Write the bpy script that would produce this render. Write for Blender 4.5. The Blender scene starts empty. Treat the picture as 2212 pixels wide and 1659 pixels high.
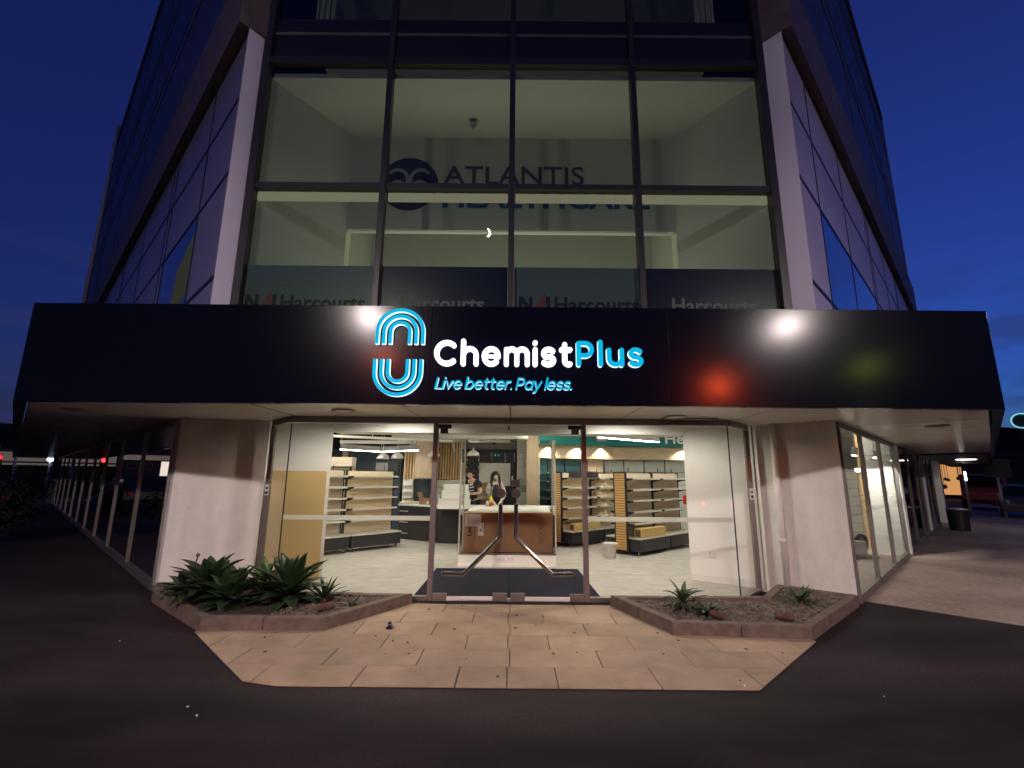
import bpy, math, random
from mathutils import Matrix, Vector
R = math.radians
rnd = random.Random(7)
scene = bpy.context.scene

# ------------------------------------------------------------------ camera
cam_d = bpy.data.cameras.new("camera")
cam_d.sensor_width = 36.0
cam_d.lens = 36.0 * 1010.0 / 2212.0
cam_d.clip_start = 0.05
cam_d.clip_end = 3000
cam = bpy.data.objects.new("camera", cam_d)
scene.collection.objects.link(cam)
cam.matrix_world = Matrix.Translation((0, 0, 1.6)) @ Matrix.Rotation(R(90 + 11.2), 4, 'X') @ Matrix.Rotation(R(0.5), 4, 'Z')
scene.camera = cam

# ------------------------------------------------------------------ world: dusk sky
world = bpy.data.worlds.new("World")
scene.world = world
world.use_nodes = True
wn, wl = world.node_tree.nodes, world.node_tree.links
wn.clear()
SUN_EL, SUN_ROT = R(-2.0), R(35)
sky = wn.new("ShaderNodeTexSky")
sky.sky_type = 'NISHITA'
sky.sun_disc = False
sky.sun_elevation = SUN_EL
sky.sun_rotation = SUN_ROT
sky.ozone_density = 6.0
sky.air_density = 1.0
sky.dust_density = 0.3
hsv = wn.new("ShaderNodeHueSaturation")
hsv.inputs["Saturation"].default_value = 1.0
tint = wn.new("ShaderNodeMix"); tint.data_type = 'RGBA'; tint.blend_type = 'MULTIPLY'
tint.inputs[0].default_value = 1.0
tint.inputs[7].default_value = (0.85, 1.06, 1.0, 1)
bg = wn.new("ShaderNodeBackground")
bg.inputs[1].default_value = 0.42
out = wn.new("ShaderNodeOutputWorld")
# thin dark cloud streaks low over the horizon
tc = wn.new("ShaderNodeTexCoord")
mp = wn.new("ShaderNodeMapping"); mp.inputs["Scale"].default_value = (3.2, 3.2, 11.0)
nz = wn.new("ShaderNodeTexNoise"); nz.inputs["Scale"].default_value = 2.2; nz.inputs["Detail"].default_value = 5
cr = wn.new("ShaderNodeValToRGB"); cr.color_ramp.elements[0].position = 0.44; cr.color_ramp.elements[1].position = 0.60
sx = wn.new("ShaderNodeSeparateXYZ")
low = wn.new("ShaderNodeMapRange"); low.inputs[1].default_value = 0.08; low.inputs[2].default_value = 0.40
low.inputs[3].default_value = 0.85; low.inputs[4].default_value = 0.0
mul = wn.new("ShaderNodeMath"); mul.operation = 'MULTIPLY'
cl = wn.new("ShaderNodeMix"); cl.data_type = 'RGBA'
cl.inputs[7].default_value = (0.022, 0.030, 0.12, 1)
for a, b in ((tc.outputs["Generated"], mp.inputs[0]), (mp.outputs[0], nz.inputs[0]), (nz.outputs[0], cr.inputs[0]),
             (tc.outputs["Generated"], sx.inputs[0]), (sx.outputs[2], low.inputs[0]), (cr.outputs[0], mul.inputs[0]),
             (low.outputs[0], mul.inputs[1]), (mul.outputs[0], cl.inputs[0]), (sky.outputs[0], hsv.inputs["Color"]),
             (hsv.outputs[0], tint.inputs[6]), (tint.outputs[2], cl.inputs[6]), (cl.outputs[2], bg.inputs[0]), (bg.outputs[0], out.inputs[0])):
    wl.new(a, b)

sun_d = bpy.data.lights.new("sun", 'SUN')
sun_d.energy = 0.01; sun_d.angle = R(10); sun_d.color = (1.0, 0.8, 0.75)
sun = bpy.data.objects.new("sun", sun_d)
scene.collection.objects.link(sun)
sun.rotation_euler = (R(80), 0, R(150))

scene.view_settings.view_transform = 'Standard'
scene.view_settings.look = 'None'
scene.view_settings.exposure = 1.25
scene.view_settings.gamma = 1.0
scene.render.engine = 'CYCLES'
scene.cycles.use_denoising = True
scene.cycles.max_bounces = 10
scene.cycles.transparent_max_bounces = 24
scene.cycles.glossy_bounces = 5
scene.cycles.diffuse_bounces = 5
scene.cycles.caustics_reflective = False
scene.cycles.caustics_refractive = False
scene.cycles.sample_clamp_indirect = 4.0

# light levels (lamps of the place, and unseen panels added to them)
SHOP = 1.3
STREET = 2.15

# ------------------------------------------------------------------ materials
M = {}
def mat(name, col, rough=0.5, metal=0.0, var=0.0, scale=8.0, bump=0.0, bscale=None, spec=0.5, coat=0.0, stretch=None, emit=None, estr=0.0, detail=5.0, col2=None, patch=0.0, pscale=0.5, pstretch=None):
    m = bpy.data.materials.new(name); m.use_nodes = True
    n, l = m.node_tree.nodes, m.node_tree.links
    p = n["Principled BSDF"]
    p.inputs["Base Color"].default_value = (*col, 1); p.inputs["Roughness"].default_value = rough
    p.inputs["Metallic"].default_value = metal; p.inputs["Specular IOR Level"].default_value = spec
    p.inputs["Coat Weight"].default_value = coat; p.inputs["Coat Roughness"].default_value = 0.08
    if emit:
        p.inputs["Emission Color"].default_value = (*emit, 1); p.inputs["Emission Strength"].default_value = estr
    if var or bump or col2:
        t = n.new("ShaderNodeTexCoord"); mpn = n.new("ShaderNodeMapping")
        if stretch: mpn.inputs["Scale"].default_value = stretch
        l.new(t.outputs["Object"], mpn.inputs[0])
        z = n.new("ShaderNodeTexNoise"); z.inputs["Scale"].default_value = scale; z.inputs["Detail"].default_value = detail
        z.inputs["Roughness"].default_value = 0.62
        l.new(mpn.outputs[0], z.inputs[0])
        if var or col2:
            r = n.new("ShaderNodeValToRGB"); r.color_ramp.elements[0].position = 0.30; r.color_ramp.elements[1].position = 0.70
            a = [max(0, c * (1 - var)) for c in col]; b = col2 if col2 else [min(1, c * (1 + var)) for c in col]
            r.color_ramp.elements[0].color = (*a, 1); r.color_ramp.elements[1].color = (*b, 1)
            l.new(z.outputs[0], r.inputs[0]); src = r.outputs[0]
            if patch:
                z3 = n.new("ShaderNodeTexNoise"); z3.inputs["Scale"].default_value = pscale; z3.inputs["Detail"].default_value = 6; z3.inputs["Roughness"].default_value = .6
                m3 = n.new("ShaderNodeMapping"); m3.inputs["Location"].default_value = (3.7, 1.9, .4)
                if pstretch: m3.inputs["Scale"].default_value = pstretch
                l.new(t.outputs["Object"], m3.inputs[0]); l.new(m3.outputs[0], z3.inputs[0])
                r3 = n.new("ShaderNodeMapRange"); r3.inputs[1].default_value = .32; r3.inputs[2].default_value = .68; r3.inputs[3].default_value = 1 - patch; r3.inputs[4].default_value = 1 + patch
                x3 = n.new("ShaderNodeMix"); x3.data_type = 'RGBA'; x3.blend_type = 'MULTIPLY'; x3.inputs[0].default_value = 1.0
                l.new(z3.outputs[0], r3.inputs[0]); l.new(src, x3.inputs[6]); l.new(r3.outputs[0], x3.inputs[7]); src = x3.outputs[2]
            l.new(src, p.inputs["Base Color"])
        if bump:
            z2 = n.new("ShaderNodeTexNoise"); z2.inputs["Scale"].default_value = bscale or scale * 6; z2.inputs["Detail"].default_value = 4
            l.new(mpn.outputs[0], z2.inputs[0])
            bm = n.new("ShaderNodeBump"); bm.inputs["Strength"].default_value = bump; bm.inputs["Distance"].default_value = 0.01
            l.new(z2.outputs[0], bm.inputs["Height"]); l.new(bm.outputs[0], p.inputs["Normal"])
    M[name] = m
    return m
def emat(name, col, s):
    m = bpy.data.materials.new(name); m.use_nodes = True
    n, l = m.node_tree.nodes, m.node_tree.links
    n.clear(); e = n.new("ShaderNodeEmission"); o = n.new("ShaderNodeOutputMaterial")
    e.inputs[0].default_value = (*col, 1); e.inputs[1].default_value = s
    l.new(e.outputs[0], o.inputs[0]); M[name] = m
    return m
def glass(name, tr=(0.95, 0.97, 0.95), ior=1.45, rough=0.0, refl=1.0):
    m = bpy.data.materials.new(name); m.use_nodes = True
    n, l = m.node_tree.nodes, m.node_tree.links
    n.clear()
    t = n.new("ShaderNodeBsdfTransparent"); t.inputs[0].default_value = (*tr, 1)
    g = n.new("ShaderNodeBsdfGlossy"); g.inputs["Roughness"].default_value = rough; g.inputs[0].default_value = (refl, refl, refl, 1)
    f = n.new("ShaderNodeFresnel"); f.inputs[0].default_value = ior
    x = n.new("ShaderNodeMixShader"); o = n.new("ShaderNodeOutputMaterial")
    l.new(f.outputs[0], x.inputs[0]); l.new(t.outputs[0], x.inputs[1]); l.new(g.outputs[0], x.inputs[2]); l.new(x.outputs[0], o.inputs[0])
    M[name] = m
    return m

mat("asphalt", (0.0200, 0.0128, 0.0158), 0.72, var=0.55, scale=38, bump=0.7, bscale=150, spec=0.3, detail=8, patch=0.85, pscale=0.8, pstretch=(.6, 1.3, 1))  # purple-red tint puts some of the signal glow into the colour
mat("footpath", (0.30, 0.225, 0.19), 0.8, var=0.25, scale=14, bump=0.3, bscale=90, detail=8, patch=0.35, pscale=0.7)
mat("slab", (0.36, 0.27, 0.185), 0.78, var=0.16, scale=3.0, bump=0.22, bscale=150, detail=9, spec=0.3, patch=0.16, pscale=1.3)
mat("slab_pink", (0.345, 0.262, 0.185), 0.78, var=0.17, scale=3.4, bump=0.22, bscale=150, detail=9, spec=0.3, patch=0.16, pscale=1.3)
mat("slab_pale", (0.39, 0.295, 0.205), 0.78, var=0.14, scale=2.6, bump=0.22, bscale=150, detail=9, spec=0.3, patch=0.16, pscale=1.3)
mat("joint", (0.085, 0.065, 0.05), 0.95)
mat("kerb", (0.135, 0.100, 0.080), 0.85, var=0.35, scale=9, bump=0.4, bscale=60, detail=8)
mat("soil", (0.045, 0.036, 0.030), 0.95, var=0.5, scale=14, bump=0.8, bscale=40)
mat("stone", (0.13, 0.105, 0.085), 0.85, var=0.6, scale=9, bump=0.3)
mat("render_wall", (0.66, 0.62, 0.58), 0.8, var=0.06, scale=5, bump=0.22, bscale=22, detail=8, patch=0.10, pscale=1.6, pstretch=(2.2, 2.2, .5))
mat("white_panel", (0.76, 0.68, 0.82), 0.55, var=0.03, scale=2)  # lilac sky light is put into the fins' white
mat("soffit", (0.90, 0.86, 0.79), 0.26, var=0.05, scale=1.2, spec=0.9)
mat("soffit_joint", (0.10, 0.09, 0.08), 0.8)
mat("fascia", (0.003, 0.0035, 0.010), 0.165, spec=0.13, bump=0.006, bscale=1.2)
mat("fascia_edge", (0.35, 0.34, 0.33), 0.3, metal=0.9)
mat("alu", (0.25, 0.225, 0.215), 0.40, metal=0.7, var=0.06, scale=6)
mat("alu_dark", (0.022, 0.02, 0.022), 0.4)
mat("brown_band", (0.13, 0.09, 0.088), 0.6, var=0.25, scale=3)
mat("spandrel", (0.012, 0.010, 0.012), 0.35)
mat("beam_grey", (0.10, 0.09, 0.085), 0.5, var=0.2, scale=2)
mat("blue_glass", (0.015, 0.02, 0.035), 0.05, spec=1.0, coat=1.0, bump=0.006, bscale=0.7)
mat("panel_mauve", (0.56, 0.47, 0.58), 0.38, spec=0.7, var=0.08, scale=0.8)  # right facade: sheen of sky and street light put into the colour
mat("panel_dusk", (0.21, 0.19, 0.27), 0.28, spec=0.7, var=0.1, scale=0.8)  # darker left copy of the panels, dimmer sky sheen put into the colour
mat("frame_dark", (0.010, 0.010, 0.018), 0.5)
mat("window_line", (0.10, 0.095, 0.15), 0.5)
mat("upper_glass", (0.045, 0.05, 0.12), 0.42, spec=0.35, var=0.15, scale=0.4)
mat("upper_panel", (0.09, 0.09, 0.17), 0.45, spec=0.35, var=0.12, scale=0.4)
mat("car_window", (0.008, 0.008, 0.012), 0.25, spec=0.2)
glass("bottle_plastic", (0.80, 0.86, 0.86), 1.7, 0.05)
emat("lit_room", (0.62, 0.60, 0.42), 0.11)
emat("office_fill", (0.96, 0.86, 0.66), 1.0)
emat("rail_glow", (0.80, 0.74, 0.48), 0.14)
emat("strip_glow", (0.80, 0.76, 0.44), 0.144)
emat("lit_room_dim", (0.45, 0.45, 0.36), 0.025)
glass("shop_glass", (0.96, 0.975, 0.955))
glass("dark_glass", (0.24, 0.25, 0.24), 1.5)
glass("tint_glass", (0.60, 0.66, 0.62), 1.5)
glass("inner_glass", (0.97, 0.985, 0.975), 1.35)
def frosted(name, col):
    m = bpy.data.materials.new(name); m.use_nodes = True
    n, l = m.node_tree.nodes, m.node_tree.links; n.clear()
    d = n.new("ShaderNodeBsdfDiffuse"); t = n.new("ShaderNodeBsdfTranslucent"); q = n.new("ShaderNodeBsdfTransparent"); x = n.new("ShaderNodeMixShader"); x2 = n.new("ShaderNodeMixShader"); o = n.new("ShaderNodeOutputMaterial")
    for b in (d, t): b.inputs[0].default_value = (*col, 1)
    x.inputs[0].default_value = 0.72; x2.inputs[0].default_value = 0.18
    l.new(d.outputs[0], x.inputs[1]); l.new(t.outputs[0], x.inputs[2]); l.new(x.outputs[0], x2.inputs[1]); l.new(q.outputs[0], x2.inputs[2]); l.new(x2.outputs[0], o.inputs[0]); M[name] = m
frosted("film", (0.80, 0.82, 0.76))
mat("film_grey", (0.15, 0.21, 0.22), 0.35)
mat("film_navy", (0.012, 0.018, 0.038), 0.3)
mat("letter_black", (0.010, 0.012, 0.016), 0.5)
mat("letter_grey", (0.33, 0.36, 0.37), 0.5)
mat("letter_red", (0.32, 0.06, 0.055), 0.5)
mat("letter_green", (0.035, 0.055, 0.042), 0.5)
mat("letter_blue", (0.012, 0.085, 0.19), 0.5)
mat("letter_navy", (0.008, 0.016, 0.05), 0.5)
mat("letter_white", (0.82, 0.84, 0.82), 0.5)
emat("neon_cyan", (0.004, 0.52, 0.86), 0.399)
emat("neon_edge", (0.75, 0.93, 1.0), 0.672)
emat("neon_white", (1.0, 0.96, 1.0), 1.1)
mat("white_paint", (0.80, 0.79, 0.75), 0.6, var=0.02, scale=3)
mat("office_wall", (0.50, 0.53, 0.47), 0.8, var=0.05, scale=0.9)
mat("ceiling_paint", (0.70, 0.69, 0.64), 0.8)
mat("carpet", (0.42, 0.40, 0.355), 0.95, var=0.16, scale=3.2, bump=0.5, bscale=200, detail=9, stretch=(1, 1.8, 1))
mat("mat_navy", (0.0105, 0.0135, 0.027), 0.95, spec=0.08, var=0.25, scale=60, bump=0.6, bscale=300)
mat("navy_wall", (0.030, 0.050, 0.066), 0.6, var=0.2, scale=2)
mat("feature_wall", (0.035, 0.040, 0.044), 0.55, var=0.5, scale=2.5)
mat("green_wall", (0.016, 0.060, 0.068), 0.5, var=0.3, scale=2)
mat("teal", (0.004, 0.20, 0.19), 0.6, var=0.06, scale=1)
mat("oak", (0.56, 0.44, 0.30), 0.5, var=0.16, scale=3.0, stretch=(1.0, 1.0, 12), detail=8)
mat("oak_v", (0.46, 0.35, 0.23), 0.5, var=0.2, scale=4.0, stretch=(9, 9, 0.7), detail=8)
mat("oak_dark", (0.23, 0.155, 0.095), 0.5, var=0.2, scale=4.0, stretch=(9, 9, 0.7), detail=8)
mat("beige_panel", (0.80, 0.70, 0.52), 0.55, var=0.16, scale=2.0, stretch=(0.8, 0.8, 12), detail=7)
mat("taupe_panel", (0.64, 0.55, 0.44), 0.55, var=0.14, scale=2.0, stretch=(0.8, 0.8, 10), detail=7)
mat("pine", (0.80, 0.54, 0.25), 0.5, var=0.12, scale=3, stretch=(8, 8, 0.6))
mat("slat_orange", (0.62, 0.36, 0.13), 0.5, var=0.1, scale=3)
mat("black_metal", (0.012, 0.012, 0.013), 0.4)
mat("black_board", (0.016, 0.016, 0.019), 0.5, var=0.3, scale=4)
mat("shelf_metal", (0.62, 0.60, 0.54), 0.35, metal=0.3)
mat("chrome", (0.36, 0.33, 0.31), 0.10, metal=1.0)
mat("ply", (0.60, 0.42, 0.18), 0.6, var=0.08, scale=1.4)
mat("cardboard", (0.34, 0.20, 0.105), 0.8, var=0.08, scale=2.5, bump=0.1, bscale=30)
mat("carton_yellow", (0.52, 0.36, 0.13), 0.75, var=0.1, scale=3)
mat("paper", (0.68, 0.70, 0.66), 0.8)
mat("paper_wrap", (0.66, 0.69, 0.64), 0.5, var=0.05, scale=7, bump=0.5, bscale=9)
mat("print_dark", (0.03, 0.022, 0.018), 0.8)
mat("sticker_plum", (0.060, 0.042, 0.048), 0.5)
mat("sticker_print", (0.006, 0.005, 0.006), 0.5)
mat("sticker_brown", (0.13, 0.085, 0.075), 0.6)
emat("led", (1.0, 0.95, 0.88), 17.0 * SHOP)
emat("ceiling_fill", (1.0, 0.93, 0.80), 7.2 * SHOP)
emat("led_dome", (1.0, 0.95, 0.86), 26.0 * SHOP)
emat("led_spot", (1.0, 0.94, 0.84), 34.0 * SHOP)
emat("neon_teal", (0.02, 0.75, 0.6), 0.4)
mat("lamp_shade", (0.55, 0.53, 0.50), 0.28, metal=0.2)
mat("plastic_white", (0.74, 0.73, 0.70), 0.4)
mat("plastic_grey", (0.34, 0.33, 0.31), 0.5)
mat("yellow", (0.75, 0.60, 0.02), 0.5)
mat("red", (0.55, 0.03, 0.02), 0.5)
mat("skin", (0.62, 0.39, 0.28), 0.5)
mat("skin_pale", (0.74, 0.54, 0.44), 0.5)
mat("hair", (0.010, 0.008, 0.008), 0.4)
mat("tee", (0.022, 0.020, 0.020), 0.8)
mat("dark_cloth", (0.022, 0.020, 0.024), 0.85)
mat("cream_cloth", (0.55, 0.47, 0.41), 0.85, var=0.06, scale=12)
mat("agave", (0.020, 0.046, 0.018), 0.38, var=0.35, scale=7, spec=0.5)
mat("leaf_bright", (0.055, 0.125, 0.018), 0.45, var=0.3, scale=10)
mat("leaf_grey", (0.030, 0.055, 0.024), 0.5, var=0.3, scale=10)
mat("stump", (0.095, 0.050, 0.035), 0.85, var=0.4, scale=14, bump=0.5)
mat("drain", (0.030, 0.026, 0.024), 0.5, metal=0.5)
mat("dark_void", (0.006, 0.005, 0.006), 0.9)
mat("far_wall", (0.035, 0.030, 0.034), 0.9, var=0.3, scale=0.3)
mat("far_wall_red", (0.06, 0.022, 0.022), 0.9, var=0.3, scale=0.3)
mat("hill", (0.012, 0.011, 0.013), 1.0, var=0.5, scale=0.05)
mat("bush", (0.004, 0.004, 0.004), 0.9, var=0.4, scale=3)
mat("car_dark", (0.010, 0.009, 0.011), 0.45, spec=0.3)
mat("car_red", (0.30, 0.055, 0.035), 0.45)
mat("car_silver", (0.05, 0.042, 0.05), 0.45, spec=0.3)
mat("tyre", (0.010, 0.010, 0.010), 0.8)
mat("galv", (0.30, 0.29, 0.29), 0.5, metal=0.5)
mat("pole_white", (0.70, 0.68, 0.70), 0.4)
emat("em_warm", (1.0, 0.46, 0.17), 0.27)
emat("em_white", (1.0, 0.92, 0.86), 3.5)
emat("em_cool", (0.62, 0.72, 1.0), 3.5)
emat("em_purple", (0.35, 0.10, 1.0), 1.5)
emat("em_teal", (0.30, 0.85, 0.85), 0.35)
emat("em_red", (1.0, 0.085, 0.02), 520.0)
emat("em_red_far", (1.0, 0.012, 0.015), 5.0)
emat("em_brake", (1.0, 0.03, 0.05), 9.0)
emat("em_tail", (1.0, 0.02, 0.02), 3.0)
emat("em_amber", (0.8, 0.9, 0.12), 60.0)
emat("em_sign", (0.75, 0.62, 0.55), 0.0504)
emat("em_headlamp", (1.0, 0.9, 0.75), 20.0)
emat("em_shopfront", (1.0, 0.85, 0.75), 0.35)
emat("em_blue", (0.25, 0.45, 1.0), 0.8)
emat("street_led", (1.0, 0.85, 0.82), 520.0 * STREET)
emat("moonlight", (1.0, 0.95, 0.88), 60.0)

# ------------------------------------------------------------------ mesh helpers
class MB:
    def __init__(s): s.v = []; s.f = []; s.smooth = False
    def add(s, vs, fs):
        k = len(s.v); s.v += [tuple(p) for p in vs]; s.f += [tuple(i + k for i in f) for f in fs]; return s
    def hexa(s, p):   # 8 corners: bottom 0-3, top 4-7
        return s.add(p, [(0, 3, 2, 1), (4, 5, 6, 7), (0, 1, 5, 4), (1, 2, 6, 5), (2, 3, 7, 6), (3, 0, 4, 7)])
    def box(s, x0, y0, z0, x1, y1, z1, T=None):
        x0, x1 = min(x0, x1), max(x0, x1); y0, y1 = min(y0, y1), max(y0, y1); z0, z1 = min(z0, z1), max(z0, z1)
        p = [(x0, y0, z0), (x1, y0, z0), (x1, y1, z0), (x0, y1, z0), (x0, y0, z1), (x1, y0, z1), (x1, y1, z1), (x0, y1, z1)]
        if T is not None: p = [T @ Vector(q) for q in p]
        return s.hexa(p)
    def prism(s, poly, z0, z1):     # poly counter-clockwise seen from above
        n = len(poly)
        vs = [(x, y, z0) for x, y in poly] + [(x, y, z1) for x, y in poly]
        fs = [tuple(range(n - 1, -1, -1)), tuple(range(n, 2 * n))] + [(i, (i + 1) % n, n + (i + 1) % n, n + i) for i in range(n)]
        return s.add(vs, fs)
    def quad(s, a, b, c, d): return s.add([a, b, c, d], [(0, 1, 2, 3)])
    def tube(s, path, r, n=10, cap=True, r2=None):
        P = [Vector(p) for p in path]; m = len(P); rings = []
        rs = [r if r2 is None else r + (r2 - r) * i / (m - 1) for i in range(m)] if not isinstance(r, (list, tuple)) else list(r)
        up = Vector((0, 0, 1)); u = None
        for i in range(m):
            t = (P[min(i + 1, m - 1)] - P[max(i - 1, 0)]).normalized()
            if u is None:
                u = t.cross(up)
                if u.length < 1e-3: u = t.cross(Vector((1, 0, 0)))
            u = (u - t * u.dot(t)).normalized(); w = t.cross(u)
            sc = 1.0
            if 0 < i < m - 1:
                c = (P[i] - P[i - 1]).normalized().dot((P[i + 1] - P[i]).normalized())
                sc = min(2.0, 1 / max(0.3, math.sqrt(max(0.0, (1 + c) / 2))))
            rings.append([P[i] + (u * math.cos(2 * math.pi * k / n) + w * math.sin(2 * math.pi * k / n)) * rs[i] * sc for k in range(n)])
        vs = [q for g in rings for q in g]
        fs = [(i * n + k, i * n + (k + 1) % n, (i + 1) * n + (k + 1) % n, (i + 1) * n + k) for i in range(m - 1) for k in range(n)]
        if cap: fs += [tuple(range(n - 1, -1, -1)), tuple(range((m - 1) * n, m * n))]
        return s.add(vs, fs)
    def lathe(s, prof, c=(0, 0, 0), n=24, T=None):   # prof: (radius, z)
        vs = []; k = len(prof)
        for r, z in prof:
            for i in range(n):
                a = 2 * math.pi * i / n; vs.append(Vector((r * math.cos(a), r * math.sin(a), z)))
        vs = [(T @ q if T is not None else q) + Vector(c) for q in vs]
        fs = [(j * n + i, j * n + (i + 1) % n, (j + 1) * n + (i + 1) % n, (j + 1) * n + i) for j in range(k - 1) for i in range(n)]
        if prof[0][0] > 1e-4: fs.append(tuple(range(n - 1, -1, -1)))
        if prof[-1][0] > 1e-4: fs.append(tuple(range((k - 1) * n, k * n)))
        return s.add(vs, fs)
    def ball(s, c, r, nu=14, nv=8, sc=(1, 1, 1)):
        prof = [(max(1e-5, r * math.sin(math.pi * j / nv)), -r * math.cos(math.pi * j / nv)) for j in range(nv + 1)]
        return s.lathe(prof, c, nu, Matrix.Diagonal((*sc, 1)))
    def xform(s, T): s.v = [tuple(T @ Vector(p)) for p in s.v]; return s

WM = {}
def empty(name, loc, rz=0.0, label=None, cat=None, group=None, parent=None):
    o = bpy.data.objects.new(name, None); scene.collection.objects.link(o)
    o.empty_display_size = 0.2
    o.location = loc; o.rotation_euler = (0, 0, rz)
    WM[o.name] = Matrix.Translation(loc) @ Matrix.Rotation(rz, 4, 'Z')
    tag(o, label, cat, group)
    return o
def tag(o, label=None, cat=None, group=None, kind=None):
    if label: o["label"] = label
    if cat: o["category"] = cat
    if group: o["group"] = group
    if kind: o["kind"] = kind
    return o
def build(name, mb, m, parent=None, label=None, cat=None, group=None, kind=None, local=False, bevel=0.0, smooth=None):
    me = bpy.data.meshes.new(name)
    vs = mb.v
    loc = Vector((0, 0, 0))
    if parent is not None:
        if not local:
            inv = WM[parent.name].inverted(); vs = [inv @ Vector(p) for p in vs]
    elif not local:
        xs, ys, zs = zip(*vs)
        loc = Vector(((min(xs) + max(xs)) / 2, (min(ys) + max(ys)) / 2, min(zs))); vs = [Vector(p) - loc for p in vs]
    me.from_pydata([tuple(p) for p in vs], [], mb.f)
    me.materials.append(M[m] if isinstance(m, str) else m)
    sm = mb.smooth if smooth is None else smooth
    if sm:
        me.polygons.foreach_set("use_smooth", [True] * len(me.polygons))
    me.update()
    o = bpy.data.objects.new(name, me); scene.collection.objects.link(o)
    if parent is not None:
        o.parent = parent; WM[o.name] = WM[parent.name].copy()
    else:
        o.location = loc; WM[o.name] = Matrix.Translation(loc)
    if bevel:
        b = o.modifiers.new("bevel", 'BEVEL'); b.width = bevel; b.segments = 2; b.limit_method = 'ANGLE'
    tag(o, label, cat, group, kind)
    return o
def children(o): return [c for c in bpy.data.objects if c.parent == o]
def copy_tree(o, parent=None):
    c = o.copy(); scene.collection.objects.link(c); c.parent = parent
    for ch in children(o): copy_tree(ch, c)
    return c
def place_copy(src, loc, rz, label, group=None):
    c = copy_tree(src); c.location = loc; c.rotation_euler = (0, 0, rz); c["label"] = label
    if group: c["group"] = group
    return c
_ref = {}
def text_mesh(sv, bold=0.0, shear=0.0):
    key = (sv, bold, shear)
    if key in _ref: return _ref[key]
    c = bpy.data.curves.new("lettering", 'FONT'); c.body = sv; c.offset = bold; c.shear = shear; c.resolution_u = 6
    o = bpy.data.objects.new("lettering", c); scene.collection.objects.link(o)
    bpy.context.view_layer.update()
    dg = bpy.context.evaluated_depsgraph_get()
    me = bpy.data.meshes.new_from_object(o.evaluated_get(dg))
    vs = [tuple(q.co) for q in me.vertices]; fs = [tuple(p.vertices) for p in me.polygons]
    bpy.data.objects.remove(o); bpy.data.curves.remove(c); bpy.data.meshes.remove(me)
    _ref[key] = (vs, fs)
    return vs, fs
FACE = Matrix.Rotation(R(90), 4, 'X')      # lettering plane -> upright, facing -y
def add_text(mb, sv, T, w=None, h=None, bold=0.0, shear=0.0):
    """lettering with its lower left corner at T's origin, w metres wide, h metres high"""
    vs, fs = text_mesh(sv, bold, shear)
    xs = [p[0] for p in vs]; ys = [p[1] for p in vs]
    x0, x1, y0, y1 = min(xs), max(xs), min(ys), max(ys)
    a = (w / (x1 - x0)) if w else None; b = (h / (y1 - y0)) if h else None
    a = a or b; b = b or a
    mb.add([T @ Vector(((p[0] - x0) * a, (p[1] - y0) * b, 0)) for p in vs], fs)
def at(x, y, z): return Matrix.Translation((x, y, z)) @ FACE
def rot2(a): return Matrix.Rotation(a, 4, 'Z')

# =================================================================== THE SETTING
g = MB(); g.quad((-400, -300, 0), (400, -300, 0), (400, 500, 0), (-400, 500, 0))
build("ground", g, "asphalt", kind="structure")

UL, UR = Vector((-4.28, 6.30)), Vector((4.28, 6.28))
aL = R(46.3)
DL, NL = Vector((-math.sin(aL), math.cos(aL))), Vector((-math.cos(aL), -math.sin(aL)))
DR, NR = Vector((math.sin(R(45)), math.cos(R(45)))), Vector((math.cos(R(45)), -math.sin(R(45))))
def sp(side, s, d):        # point along a side facade: s metres from the chamfer corner, d metres out
    if side < 0: q = UL + DL * s + NL * d
    else: q = UR + DR * s + NR * d
    return (q.x, q.y)
def sbox(mb, side, s0, s1, d0, d1, z0, z1):
    a = [sp(side, s0, d0), sp(side, s1, d0), sp(side, s1, d1), sp(side, s0, d1)]
    area = sum(a[i][0] * a[(i + 1) % 4][1] - a[(i + 1) % 4][0] * a[i][1] for i in range(4))
    if area < 0: a.reverse()
    return mb.prism(a, z0, z1)

# footpath along the right hand street, tarmac on the left
g = MB(); a = [sp(1, 0.62, 0.0), sp(1, 0.62, 2.6), sp(1, 60, 3.6), sp(1, 60, 0.0)]
g.add([(x, y, 0.004) for x, y in a], [(0, 1, 2, 3)])
build("pavement", g, "footpath", kind="structure")

# flagstone apron: 0.8 x 0.4 m slabs in stretcher bond, cut along the kerb line
OUT = [(-3.235, 5.206), (-2.10, 4.06), (-1.78, 3.975), (1.915, 3.965), (3.06, 5.08), (3.06, 6.345), (-3.235, 6.345)]
def clip_poly(poly, halfs):
    for (nx, ny, c) in halfs:
        o = []
        for i in range(len(poly)):
            p, q = poly[i], poly[(i + 1) % len(poly)]
            dp, dq = nx * p[0] + ny * p[1] - c, nx * q[0] + ny * q[1] - c
            if dp <= 0: o.append(p)
            if (dp < 0 < dq) or (dq < 0 < dp):
                t = dp / (dp - dq); o.append((p[0] + (q[0] - p[0]) * t, p[1] + (q[1] - p[1]) * t))
        poly = o
        if len(poly) < 3: return []
    return poly
halfs = []
for i in range(len(OUT)):
    p, q = OUT[i], OUT[(i + 1) % len(OUT)]
    nx, ny = q[1] - p[1], -(q[0] - p[0]); L = math.hypot(nx, ny)
    halfs.append((nx / L, ny / L, (nx * p[0] + ny * p[1]) / L))
g = MB(); g.add([(x, y, 0.004) for x, y in OUT], [tuple(range(len(OUT)))])
build("pavement_bed", g, "joint", kind="structure")
slabs = {"slab": MB(), "slab_pink": MB(), "slab_pale": MB()}
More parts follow.
